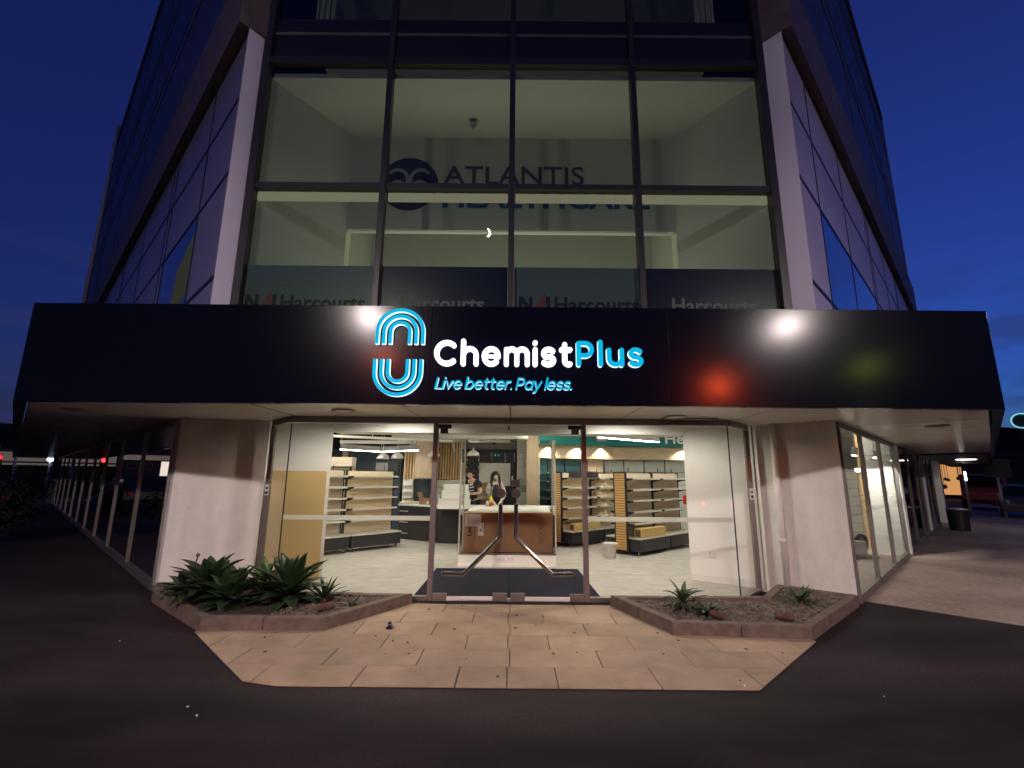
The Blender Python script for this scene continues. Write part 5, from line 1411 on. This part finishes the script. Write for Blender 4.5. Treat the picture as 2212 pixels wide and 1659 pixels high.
def person(loc, rz, label, spec):
    """spec: joint positions in metres, figure facing -y, feet at z = 0"""
    S_ = spec; J = []; E_ = []; idx = {}
    def j(n, p, r_, par=None):
        idx[n] = len(J); J.append((p, r_))
        if par is not None: E_.append((idx[par], idx[n]))
    j('pelvis', S_['pelvis'], .125); j('waist', S_['waist'], (.125, .10), 'pelvis'); j('chest', S_['chest'], (.145, .11), 'waist')
    j('collar', S_['collar'], .07, 'chest'); j('neck', S_['neck'], .048, 'collar'); j('jaw', S_['jaw'], .060, 'neck'); j('head', S_['head'], .088, 'jaw'); j('crown', S_['crown'], .066, 'head')
    j('nose', S_['nose'], .014, 'jaw')
    for sd in ('l', 'r'):
        j('sh' + sd, S_['sh' + sd], .060, 'collar'); j('el' + sd, S_['el' + sd], .042, 'sh' + sd); j('wr' + sd, S_['wr' + sd], .027, 'el' + sd)
        w = Vector(S_['wr' + sd]); e = Vector(S_['el' + sd]); d = (w - e).normalized(); up = Vector((0, 0, 1)); sdv = d.cross(up).normalized()
        pm = w + d * .055; j('palm' + sd, tuple(pm), (.036, .020), 'wr' + sd)
        for f in range(4):
            off = sdv * (.027 - .018 * f); ln = (.062, .075, .070, .055)[f]
            p0 = pm + d * .035 + off; p1 = p0 + d * ln * .55 - up * .012; p2 = p1 + d * ln * .35 - up * .028
            j(f'f{f}a' + sd, tuple(p0), .0095, 'palm' + sd); j(f'f{f}b' + sd, tuple(p1), .0085, f'f{f}a' + sd); j(f'f{f}c' + sd, tuple(p2), .0075, f'f{f}b' + sd)
        sgn = 1 if sd == 'l' else -1
        t0 = pm + sdv * .03 * (1 if sd == 'r' else -1) - d * .02; t1 = t0 + (d * .6 + sdv * .7 * (1 if sd == 'r' else -1) - up * .3).normalized() * .045
        j('t0' + sd, tuple(t0), .012, 'palm' + sd); j('t1' + sd, tuple(t1), .009, 't0' + sd)
        j('hip' + sd, S_['hip' + sd], .095, 'pelvis'); j('kn' + sd, S_['kn' + sd], .058, 'hip' + sd); j('an' + sd, S_['an' + sd], .038, 'kn' + sd)
        a_ = Vector(S_['an' + sd]); j('toe' + sd, (a_.x, a_.y - .17, .035), .032, 'an' + sd)
    o = skin_body("person", J, E_, S_.get('skin', 'skin'))
    o.location = loc; o.rotation_euler = (0, 0, rz); tag(o, label, "person")
    # clothing: slightly larger shells over torso, sleeves and legs
    n = {k: J[i][0] for k, i in idx.items()}
    lerp = lambda a, b, t: tuple(Vector(a).lerp(Vector(b), t))
    tj = [(n['pelvis'], .140), (n['waist'], (.142, .118)), (n['chest'], (.165, .128)), (lerp(n['chest'], n['collar'], .85), .088)]
    te = [(0, 1), (1, 2), (2, 3)]
    for sd in ('l', 'r'):
        i = len(tj); tj.append((n['sh' + sd], .076)); te.append((3, i))
        ts_ = S_.get('sleeve', .55)
        if ts_ <= 1: tj.append((lerp(n['sh' + sd], n['el' + sd], ts_), .062)); te.append((i, i + 1))
        else: tj.append((n['el' + sd], .055)); tj.append((lerp(n['el' + sd], n['wr' + sd], ts_ - 1), .040)); te += [(i, i + 1), (i + 1, i + 2)]
    skin_body("shirt", tj, te, S_['shirt'], o, root=0)
    lj = [(n['pelvis'], .145)]; le_ = []
    for sd in ('l', 'r'):
        i = len(lj); lj += [(n['hip' + sd], .108), (n['kn' + sd], .074), (lerp(n['kn' + sd], n['an' + sd], .92), .060)]; le_ += [(0, i), (i, i + 1), (i + 1, i + 2)]
    skin_body("trousers", lj, le_, "dark_cloth", o)
    return o, n
def child_mb(o, name, mb, m):
    return build(name, mb, m, None, local=True) if False else _child(o, name, mb, m)
def _child(o, name, mb, m):
    me = bpy.data.meshes.new(name); me.from_pydata([tuple(p) for p in mb.v], [], mb.f); me.materials.append(M[m])
    if mb.smooth: me.polygons.foreach_set("use_smooth", [True] * len(me.polygons))
    me.update(); c = bpy.data.objects.new(name, me); scene.collection.objects.link(c); c.parent = o
    return c
man, n = person((-1.00, 12.45, FZ), R(-14), "man in a dark printed tee shirt looking down behind the counter",
    dict(pelvis=(0, .05, .95), waist=(0, .02, 1.10), chest=(0, -.03, 1.32), collar=(0, -.06, 1.47), neck=(-.01, -.09, 1.525), jaw=(-.03, -.165, 1.565), head=(-.015, -.12, 1.66), crown=(0, -.10, 1.71), nose=(-.05, -.262, 1.575),
         shl=(.20, -.05, 1.42), ell=(.27, -.16, 1.16), wrl=(.02, -.34, 1.14), shr=(-.20, -.05, 1.42), elr=(-.27, -.14, 1.16), wrr=(-.10, -.36, 1.12),
         hipl=(.10, .05, .88), knl=(.11, .02, .48), anl=(.12, .06, .08), hipr=(-.10, .05, .88), knr=(-.11, .02, .48), anr=(-.12, .06, .08), shirt='tee', sleeve=.62))
g = MB(); g.smooth = True
g.ball((-.005, -.085, 1.685), .103, 16, 10, (.95, 1.05, .82)); g.ball((-.025, -.165, 1.70), .065, 12, 8, (1.1, .8, .55)); g.ball((.0, -.03, 1.63), .085, 12, 8, (.95, .7, 1.0))
_child(man, "hair", g, "hair")
g = MB(); g.smooth = True
for sx_ in (-1, 1): g.ball((-.02 + sx_ * .088, -.115, 1.61), .022, 8, 6, (.5, .8, 1.2))
_child(man, "ear", g, "skin")
g = MB()
for sx_ in (-1, 1): g.ball((-.03 + sx_ * .032, -.222, 1.612), .009, 8, 6)
g.box(-.055, -.222, 1.538, -.012, -.215, 1.544)
_child(man, "eyes_and_mouth", g, "hair")
g = MB(); 
for k, (s_, w, x0) in enumerate((("Better", .10, -.03), ("Together", .15, -.06), ("Always", .11, -.04))):
    add_text(g, s_, Matrix.Translation((x0, -.158 + .012 * k, 1.335 - .075 * k)) @ Matrix.Rotation(R(-12), 4, 'Y') @ FACE @ Matrix.Rotation(R(-12), 4, 'X'), w, .045, bold=.03)
_child(man, "shirt_print", g, "letter_white")
g = MB(); g.smooth = True; w = Vector(n['wrl']); d = (Vector(n['wrl']) - Vector(n['ell'])).normalized(); g.tube([w - d * .02, w + d * .012], .034, 12); _child(man, "wrist_watch", g, "chrome")
woman, n = person((-.42, 12.55, FZ), R(14), "woman with long dark hair in a cream sleeved top behind the bottles",
    dict(pelvis=(0, .04, .92), waist=(0, .02, 1.07), chest=(0, 0, 1.27), collar=(0, -.01, 1.41), neck=(0, -.02, 1.46), jaw=(-.01, -.06, 1.525), head=(0, -.03, 1.60), crown=(0, -.02, 1.65), nose=(-.015, -.142, 1.555),
         shl=(.17, 0, 1.36), ell=(.24, -.10, 1.12), wrl=(.10, -.30, .98), shr=(-.17, 0, 1.36), elr=(-.22, -.12, 1.12), wrr=(-.12, -.36, .955),
         hipl=(.09, .04, .86), knl=(.10, .02, .47), anl=(.10, .05, .08), hipr=(-.09, .04, .86), knr=(-.10, .02, .47), anr=(-.10, .05, .08), shirt='cream_cloth', sleeve=1.9, skin='skin_pale'))
g = MB(); g.smooth = True
g.ball((0, .0, 1.62), .108, 18, 10, (.92, 1.0, .95)); g.ball((0, -.045, 1.69), .078, 12, 8, (1.0, .75, .42))
for sx_ in (-1, 1): g.tube([(sx_ * .085, -.02, 1.65), (sx_ * .108, -.015, 1.55), (sx_ * .112, -.03, 1.43), (sx_ * .10, -.08, 1.32)], [.030, .032, .038, .022], 10)
g.tube([(0, .07, 1.62), (0, .085, 1.48), (0, .10, 1.33)], [.07, .075, .04], 12)
_child(woman, "hair", g, "hair")
g = MB(); g.smooth = True
g.tube([(0, -.10, 1.36), (0, -.125, 1.26), (0, -.13, 1.12), (0, -.12, .95)], [.06, .085, .10, .11], 14)
_child(woman, "dark_vest", g, "tee")
g = MB()
for sx_ in (-1, 1): g.ball((-.01 + sx_ * .03, -.112, 1.583), .0065, 8, 6)
g.ball((-.012, -.120, 1.508), .009, 8, 6, (1, .5, .8)); _child(woman, "eyes_and_mouth", g, "hair")

# =================================================================== STREET LAMPS AND SIGNALS BEHIND THE VIEWER (seen as reflections, and lighting the front)
def street_lamp(x, y, h, toward, label, power):
    o = empty("street_lamp", (x, y, 0), 0, label, "street lamp", "street lamps across the junction")
    d = Vector(toward).normalized()
    g = MB(); g.smooth = True; g.tube([(x - d.x * 1.6, y - d.y * 1.6, 0), (x - d.x * 1.6, y - d.y * 1.6, h - .6), (x - d.x * 1.2, y - d.y * 1.2, h), (x - d.x * .3, y - d.y * .3, h + .1)], [.09, .07, .05, .045], 12); build("pole", g, "galv", o)
    T = Matrix.Translation((x, y, h)) @ rot2(math.atan2(d.y, d.x))
    g = MB(); g.box(-.42, -.17, .03, .42, .17, .13, T); build("head", g, "galv", o, bevel=.03)
    g = MB(); g.box(-.34, -.14, -.02, .34, .14, .028, T); build("lens", g, "street_led", o)
street_lamp(9.95, -6.0, 7.05, (-.6, 1), "street lamp on the far right corner behind the camera", 1)
street_lamp(-5.2, -6.0, 7.25, (.4, 1), "street lamp on the far left corner behind the camera", 1)
def signal(x, y, h, on, label, rz=0, pitch=0, red="em_red"):
    o = empty("traffic_light", (x, y, 0), rz, label, "traffic light", "traffic lights at the junction")
    T = Matrix.Translation((x, y, 0)) @ rot2(rz)
    g = MB(); g.smooth = True; g.tube([T @ Vector((0, -.2, 0)), T @ Vector((0, -.2, h + .9))], .06, 12); build("pole", g, "galv", o)
    g = MB(); g.box(-.2, -.12, h - .8, .2, .10, h + .30, T); build("housing", g, "black_metal", o, bevel=.02)
    for k, c in enumerate((red, "em_amber", "em_teal")):
        g = MB(); g.lathe([(.135, 0), (.135, .02)], (0, 0, 0), 24, T @ Matrix.Translation((0, .125, h + .1 - k * .34)) @ Matrix.Rotation(R(-90), 4, 'X'))
        build("lens", g, c if k == on else "black_metal", o)
        g = MB(); vz = T @ Matrix.Translation((0, .125, h + .1 - k * .34)) @ Matrix.Rotation(R(-pitch), 4, 'X')  # visor drawn over-long, shaped to hold the red spill low
        ang_ = [R(-25 + 230 * q / 18) for q in range(19)]; vs = []
        for rr_, yy_ in ((.158, -.03), (.158, .80), (.150, .80), (.150, -.03)): vs += [vz @ Vector((rr_ * math.cos(t_), yy_, rr_ * math.sin(t_))) for t_ in ang_]
        g.add(vs, [(a_ * 19 + q, a_ * 19 + q + 1, ((a_ + 1) % 4) * 19 + q + 1, ((a_ + 1) % 4) * 19 + q) for a_ in range(4) for q in range(18)]); build("visor", g, "black_metal", o)
signal(7.3, -6.0, 4.70, 0, "red traffic light behind the camera, mirrored right of the shop sign", math.atan2(7.3 - 2.27, 11.1), 14)
signal(-4.7, -6.5, 5.85, 0, "red traffic light behind the camera, mirrored between the two arches", math.atan2(-4.7 + 1.42, 11.6), 25)
signal(12.6, -6.0, 5.80, 1, "amber green traffic light behind the camera, mirrored at the fascia's right end", math.atan2(12.6 - 4.0, 11.1), 18)
# crescent moon, mirrored in the office window
mo = Vector((-.0637, -1, .568)).normalized() * 900
g = MB(); ux = Vector((1, 0, 0)); uz = mo.normalized().cross(ux).normalized()
outer = [mo + ux * 8 * math.cos(R(t)) + uz * 8 * math.sin(R(t)) for t in range(-110, 71, 10)]
innr = [mo + ux * (8 * math.cos(R(t)) * .55 - 0) + uz * 8 * math.sin(R(t)) for t in range(-110, 71, 10)]
k = len(outer); back = [p * 1.002 for p in outer + innr]
g.add([tuple(p) for p in outer + innr + back], [(i, i + 1, k + i + 1, k + i) for i in range(k - 1)] + [(2 * k + k + i, 2 * k + k + i + 1, 2 * k + i + 1, 2 * k + i) for i in range(k - 1)])
build("moon", g, "moonlight", label="thin crescent moon mirrored in the office window", cat="moon")

# =================================================================== STREETS EITHER SIDE
def pol(az_x, az_y, dist): v = Vector((az_x, az_y)).normalized() * dist; return v.x, v.y
def far_block(name, x, y, rz, w, d, h, m, label, lit=(), extra=None):
    o = empty(name, (x, y, 0), rz, label, "building", "buildings down the side streets")
    T = Matrix.Translation((x, y, 0)) @ rot2(rz)
    g = MB(); g.box(-w / 2, 0, 0, w / 2, d, h, T); build("wall", g, m, o)
    g = MB(); g.box(-w / 2 - .2, -.3, h, w / 2 + .2, d, h + .3, T); build("roof", g, "far_wall", o)
    for (x0, x1, z0, z1, mm) in lit:
        g = MB(); g.box(x0 - .06, -.05, z0 - .06, x1 + .06, -.001, z1 + .06, T); f = build("window", g, "window_line", o)
        g = MB(); g.box(x0, -.07, z0, x1, -.052, z1, T); build("pane", g, mm, f)
    return o, T
# left street: low shops with a pale sign board, lit awning
x, y = pol(-.716, .698, 52)
o, T = far_block("corner_shop", x, y, R(45), 13, 8, 3.0, "far_wall", "low dark shop with a pale signboard down the left street", ((-5.2, -3.4, .9, 1.35, "em_shopfront"), (2.0, 4.0, .6, 2.0, "far_wall_red")))
g = MB(); g.box(-4.2, -.5, 2.15, 3.4, -.4, 3.1, T); sgn = build("signboard", g, "em_sign", o)
g = MB(); g.box(-3.4, -.52, 2.3, 2.6, -.501, 2.42, T); build("stripe", g, "far_wall_red", sgn)
x, y = pol(-.66, .75, 60); far_block("terrace", x, y, R(45), 16, 8, 5.0, "far_wall_red", "dark terrace beyond the left shopfronts")
x, y = pol(-.742, .67, 75); far_block("terrace", x, y, R(48), 26, 8, 6.5, "far_wall", "dark terrace behind the low shop with the signboard", ((-3, -2, 3.6, 4.6, "em_white"),))
def hillm(name, pts, label=None):
    g = MB(); n = len(pts)
    vs = []
    for x, y, h in pts: vs += [(x, y, -1), (x, y, h), (x * 1.25, y * 1.25, h * 1.1), (x * 1.25, y * 1.25, -1)]
    g.add(vs, [(i * 4 + k, (i + 1) * 4 + k, (i + 1) * 4 + (k + 1) % 4, i * 4 + (k + 1) % 4) for i in range(n - 1) for k in range(4)])
    build(name, g, "hill", kind="structure")
rr = random.Random(4)
hp = []
for k in range(15):
    a_ = R(125 + k * 4); hp.append((math.cos(a_) * 300, math.sin(a_) * 300, 12 + 5 * math.sin(k * 1.3) + rr.uniform(-2, 2)))
hillm("hill", hp)
hp = []
for k in range(15):
    a_ = R(55 - k * 4); hp.append((math.cos(a_) * 260, math.sin(a_) * 260, 21 + 3 * math.sin(k * 1.1) + rr.uniform(-1.5, 1.5)))
hillm("hill", hp)
def lamp_glow(x, y, z, r_, m, label, h=None, cat="street lamp"):
    o = empty("post_lamp", (x, y, 0), 0, label, cat)
    g = MB(); g.smooth = True; g.tube([(x, y, 0), (x, y, z - r_)], .05, 8); build("post", g, "galv", o)
    g = MB(); g.smooth = True; g.ball((x, y, z), r_, 12, 8); build("globe", g, m, o)
    g = MB(); g.lathe([(r_ * .5, r_ * .9), (r_ * .2, r_ * 1.2), (.01, r_ * 1.3)], (x, y, z), 10); build("cap", g, "galv", o)
lamp_glow(*pol(-.697, .717, 40), 2.4, .16, "em_cool", "bluish white lamp at the end of the left shopfronts")
lamp_glow(*pol(-.732, .681, 90), 5.2, .35, "em_purple", "purple lamp high above the left street")
lamp_glow(*pol(-.7325, .681, 70), 5.0, .2, "em_white", "white street lamp beside the purple one")
for k, (a0, zz) in enumerate(((-.7225, 3.2), (-.7205, 3.0), (-.7175, 3.1))): lamp_glow(*pol(a0, .69, 50 + k), zz, .09, "em_white", ("small white lamp over the signboard, leftmost of three", "small white lamp over the signboard, middle of three", "small white lamp over the signboard, rightmost of three")[k])
# red sandwich board by the left shopfronts
x, y = sp(-1, 29.5, 1.2); bs = empty("sandwich_board", (x, y, 0), 0, "dark red notice board standing at the far end of the left shopfronts", "notice board")
g = MB(); g.box(x - .9, y - .05, .25, x + .9, y + .05, 1.15); build("board", g, "far_wall_red", bs)
for sx_ in (-.8, .8):
    g = MB(); g.box(x + sx_ - .03, y - .2, 0, x + sx_ + .03, y + .2, .248); build("leg", g, "galv", bs)
# bush and parked cars
def bush(x, y, r_, h, label, seed):
    r = random.Random(seed); g = MB(); o = empty("bush", (x, y, 0), 0, label, "bush")
    for k in range(2600):
        u = Vector((r.gauss(0, 1), r.gauss(0, 1), r.gauss(0, 1))).normalized() * (r.random() ** .4); p = Vector((x + u.x * r_, y + u.y * r_, h * .55 + u.z * h * .5))
        d = Vector((r.uniform(-1, 1), r.uniform(-1, 1), r.uniform(-1, 1))).normalized() * .05; e = d.orthogonal().normalized() * .02
        g.add([p - d, p + e, p + d, p - e], [(0, 1, 2, 3)])
    build("foliage", g, "bush", o)
    g = MB(); g.tube([(x, y, 0), (x, y, h * .5)], .07, 8); build("stem", g, "stump", o)
bush(*pol(-.742, .670, 16), 1.1, 1.45, "dark bush at the left edge beside the street", 3)
bush(*pol(-.712, .702, 33), 1.5, 1.9, "dark bush before the low shop with the signboard", 5)
def car(x, y, rz, m, label, lights=None):
    o = empty("parked_car", (x, y, 0), rz, label, "car", "cars parked along the streets"); T = Matrix.Translation((x, y, 0)) @ rot2(rz)
    prof = [(-2.1, .30), (2.1, .30), (2.15, .62), (1.95, .82), (1.0, .92), (.45, 1.38), (-1.1, 1.42), (-1.75, .98), (-2.1, .92), (-2.18, .6)]
    g = MB(); k = len(prof); vs = []
    for sy in (-1, 1):
        for px, pz in prof: vs.append(T @ Vector((px, sy * (.84 if pz < 1.0 else .66), pz)))
    g.add(vs, [tuple(range(k)), tuple(range(2 * k - 1, k - 1, -1))] + [(i, k + i, k + (i + 1) % k, (i + 1) % k) for i in range(k)]); build("body", g, m, o, bevel=.05)
    for sy in (-1, 1):
        g = MB(); g.add([T @ Vector(p) for p in ((.88, sy * .825, .95), (.42, sy * .69, 1.33), (-1.05, sy * .69, 1.36), (-1.55, sy * .82, 1.0))], [(0, 1, 2, 3)]); build("side_window", g, "car_window", o)
    g = MB(); g.add([T @ Vector(p) for p in ((1.03, -.72, .945), (1.03, .72, .945), (.49, .62, 1.37), (.49, -.62, 1.37))], [(0, 1, 2, 3)]); build("windscreen", g, "car_window", o)
    for px in (-1.32, 1.32):
        for sy in (-1, 1):
            g = MB(); TT = T @ Matrix.Translation((px, sy * .80, .32)) @ Matrix.Rotation(R(90), 4, 'X'); g.lathe([(.14, -.1), (.31, -.09), (.32, 0), (.31, .09), (.14, .1)], (0, 0, 0), 20, TT); w_ = build("wheel", g, "tyre", o)
            g = MB(); g.lathe([(.19, -.105), (.19, .105)], (0, 0, 0), 14, TT); build("rim", g, "galv", w_)
    for sy in (-.62, .62):
        g = MB(); g.smooth = True; g.ball(T @ Vector((2.10, sy, .70)), .10, 10, 6); build("headlight", g, "em_white" if lights == "on" else "galv", o)
        g = MB(); g.smooth = True; g.ball(T @ Vector((-2.13, sy, .80)), .09, 10, 6); build("tail_light", g, "em_brake" if lights == "brake" else "red", o)
car(*pol(-.74, .672, 26), R(135), "car_dark", "dark parked car at the left edge of the street")
car(*pol(.721, .693, 46), R(225), "car_dark", "dark car with lit headlights parked down the right street", "on")
car(*pol(.731, .682, 32), R(225), "car_silver", "silver car at the right edge of the street")
# orange red van
vx, vy = pol(.703, .711, 40); vo = empty("parked_van", (vx, vy, 0), R(225), "red van seen from the front down the right street", "van")
T = Matrix.Translation((vx, vy, 0)) @ rot2(R(225))
prof = [(-2.3, .35), (2.3, .35), (2.35, .95), (2.1, 1.2), (1.6, 1.95), (-2.3, 2.0)]; k = len(prof); g = MB()
g.add([T @ Vector((px, sy * .95, pz)) for sy in (-1, 1) for px, pz in prof], [tuple(range(k)), tuple(range(2 * k - 1, k - 1, -1))] + [(i, k + i, k + (i + 1) % k, (i + 1) % k) for i in range(k)]); build("body", g, "car_red", vo, bevel=.06)
g = MB(); g.add([T @ Vector(p) for p in ((2.12, -.8, 1.24), (2.12, .8, 1.24), (1.66, .75, 1.90), (1.66, -.75, 1.90))], [(0, 1, 2, 3)]); build("windscreen", g, "car_window", vo)
for px in (-1.5, 1.5):
    for sy in (-1, 1):
        g = MB(); g.lathe([(.15, -.1), (.34, -.09), (.34, .09), (.15, .1)], (0, 0, 0), 18, T @ Matrix.Translation((px, sy * .9, .34)) @ Matrix.Rotation(R(90), 4, 'X')); build("wheel", g, "tyre", vo)
for sy in (-.7, .7):
    g = MB(); g.smooth = True; g.ball(T @ Vector((2.33, sy, .85)), .11, 10, 6); build("headlight", g, "galv", vo)
# lit lantern shop beyond the canopy on the right
x, y = pol(.681, .733, 58)
o, T = far_block("lantern_shop", x, y, R(-38), 9, 6, 3.6, "far_wall", "lit lantern shop glowing orange beyond the right canopy", ((-2.2, .8, .35, 3.0, "em_warm"),))
g = MB(); g.smooth = True
for k in range(11):
    px, pz = rr.uniform(-2.0, .7), rr.uniform(.9, 2.6); g.ball(T @ Vector((px, -.25, pz)), rr.uniform(.12, .22), 10, 6); g.tube([T @ Vector((px, -.25, pz)), T @ Vector((px, -.25, 3.0))], .02, 5)
build("hanging_lantern", g, "oak_dark", o)
g = MB(); g.box(-4.2, -1.2, 3.05, 4.2, 0, 3.2, T); build("awning", g, "far_wall", o)
x, y = pol(.74, .672, 75); far_block("terrace", x, y, R(-48), 30, 8, 5.2, "far_wall", "dark terrace down the right street behind the cars", ((-9, -8.4, 2.0, 2.5, "em_white"), (5, 5.5, 2.6, 3.0, "em_headlamp")))
x, y = pol(.70, .714, 88); far_block("terrace", x, y, R(-45), 16, 8, 7.5, "far_wall_red", "taller dark block beyond the lantern shop")
# bin, posts, sign pole, church spire, neon sign
x, y = 13.9, 15.35
bn = empty("litter_bin", (x, y, 0), 0, "dark litter bin with a pale rim under the right canopy", "bin")
g = MB(); g.lathe([(.22, 0), (.26, .02), (.28, .62), (.24, .64)], (x + .85, y + .6, 0), 20); build("body", g, "black_board", bn)
g = MB(); g.lathe([(.27, .641), (.295, .645), (.295, .675), (.20, .70)], (x + .85, y + .6, 0), 20); build("rim", g, "galv", bn)
x, y = pol(.7155, .6985, 30); gp = empty("sign_pole", (x, y, 0), 0, "leaning pale street sign pole down the right street", "sign pole")
g = MB(); g.smooth = True; g.tube([(x, y, 0), (x - .05, y, 1.75)], .045, 10); build("pole", g, "galv", gp)
g = MB(); T = Matrix.Translation((x, y, 0)) @ rot2(R(-45)); g.box(-.42, -.02, 1.75, .42, .02, 2.55, T); build("plate", g, "far_wall", gp)
x, y = pol(.689, .724, 30); g = MB(); g.smooth = True; g.tube([(x, y, 0), (x, y, 2.5)], .06, 10)
vp = build("veranda_post", g, "galv", label="grey veranda post past the litter bin", cat="post")
g = MB(); g.box(x - .04, y - .08, 1.6, x + .04, y - .062, 2.0); build("tube_lamp", g, "em_white", vp)
x, y = pol(.7195, .6945, 150); sp_ = empty("church_spire", (x, y, 0), 0, "small floodlit pale church spire beyond the right street", "spire")
g = MB(); g.lathe([(1.5, 8.5), (.05, 12.2)], (x, y, 0), 4); build("roof", g, "em_sign", sp_)
g = MB(); g.box(x - 1.0, y - 1.0, 0, x + 1.0, y + 1.0, 8.49); build("tower", g, "far_wall", sp_)
x, y = pol(.739, .674, 60); ns = empty("neon_sign", (x, y, 0), 0, "teal outlined keyhole shaped neon sign at the right edge", "neon sign")
T = Matrix.Translation((x, y, 6.75)) @ rot2(R(-47))
g = MB(); g.smooth = True
g.tube([T @ Vector((.62 * math.cos(t) - 0, 0, .62 * math.sin(t))) for t in [R(35 + 290 * k / 22) for k in range(23)]] + [T @ Vector((1.0, 0, -.3)), T @ Vector((1.6, 0, -.45))], .05, 8)
g.tube([T @ Vector((.50, 0, .36)), T @ Vector((1.0, 0, .28)), T @ Vector((1.6, 0, .4))], .05, 8); build("tube", g, "em_teal", ns)
g = MB(); g.lathe([(.55, 0), (.55, .05)], (0, 0, 0), 24, T @ Matrix.Translation((0, .1, 0)) @ FACE); build("backing", g, "green_wall", ns)
g = MB(); g.box(x - .1, y + .1, 0, x + .1, y + .3, 6.2); build("mast", g, "far_wall", ns)
lamp_glow(*pol(.712, .702, 90), 3.6, .13, "em_white", "tiny white lamp above the parked van")

# things across the left street that its dark glass mirrors
signal(-29.2, 26.9, 2.3, 0, "red traffic light down the left street, just outside the picture", R(-128), 0, "em_red_far")
for k, (x, y, m, w, z0, z1, lab) in enumerate(((-47.0, 41.8, "em_shopfront", 2.4, .2, 1.4, "shop with a low bright window far across the left street"), (-42.0, 33.8, "em_blue", 2.0, .4, 1.2, "shop with a bluish window across the left street"),
                                    (-38.6, 28.9, "em_shopfront", 1.0, 1.4, 2.6, "shop with a small pale window nearer across the left street"))):
    ang = math.atan2(y - 9, x + 7) - math.pi / 2
    o, T = far_block("shop_across", x + 2 * x / 50, y + 2 * y / 50, ang, 7, 6, 4.0, "far_wall", lab, ((-w / 2, w / 2, z0, z1, m), (w / 2 + .6, w / 2 + 2.2, 2.0, 2.4, "far_wall_red")))
    g = MB(); g.box(-3.2, -.3, 2.7, 3.2, -.1, 3.1, T); build("sign_strip", g, "em_tail" if k == 1 else "em_sign", o)
    if k == 0:
        g = MB(); g.box(-.6, -.36, 2.0, .5, -.32, 2.5, T); build("red_neon", g, "em_brake", o)
car(-30.2, 25.9, R(130), "car_dark", "dark car with lit headlights across the left street, outside the picture", "on")
# unseen dark blocks added behind the viewer to darken the fascia's reflection
for x, y, rz, w, d, h, m, lab in ((-26, -24, R(180), 34, 10, 17, "far_wall", "tall dark block added unseen across the junction behind the camera, left"), (6, -30, R(180), 26, 10, 14.5, "far_wall", "dark block added unseen across the junction straight behind the camera"),
                            (36, -26, R(180), 30, 10, 9.5, "far_wall", "lower dark block added unseen across the junction behind the camera, right")):
    far_block("backdrop_block", x, y, rz, w, d, h, m, lab)
car(8.4, -2.6, R(-20), "car_dark", "dark car with lit brake lights added to the right of the viewer, outside the picture", "brake")  # unseen car added so its brake lights redden the road
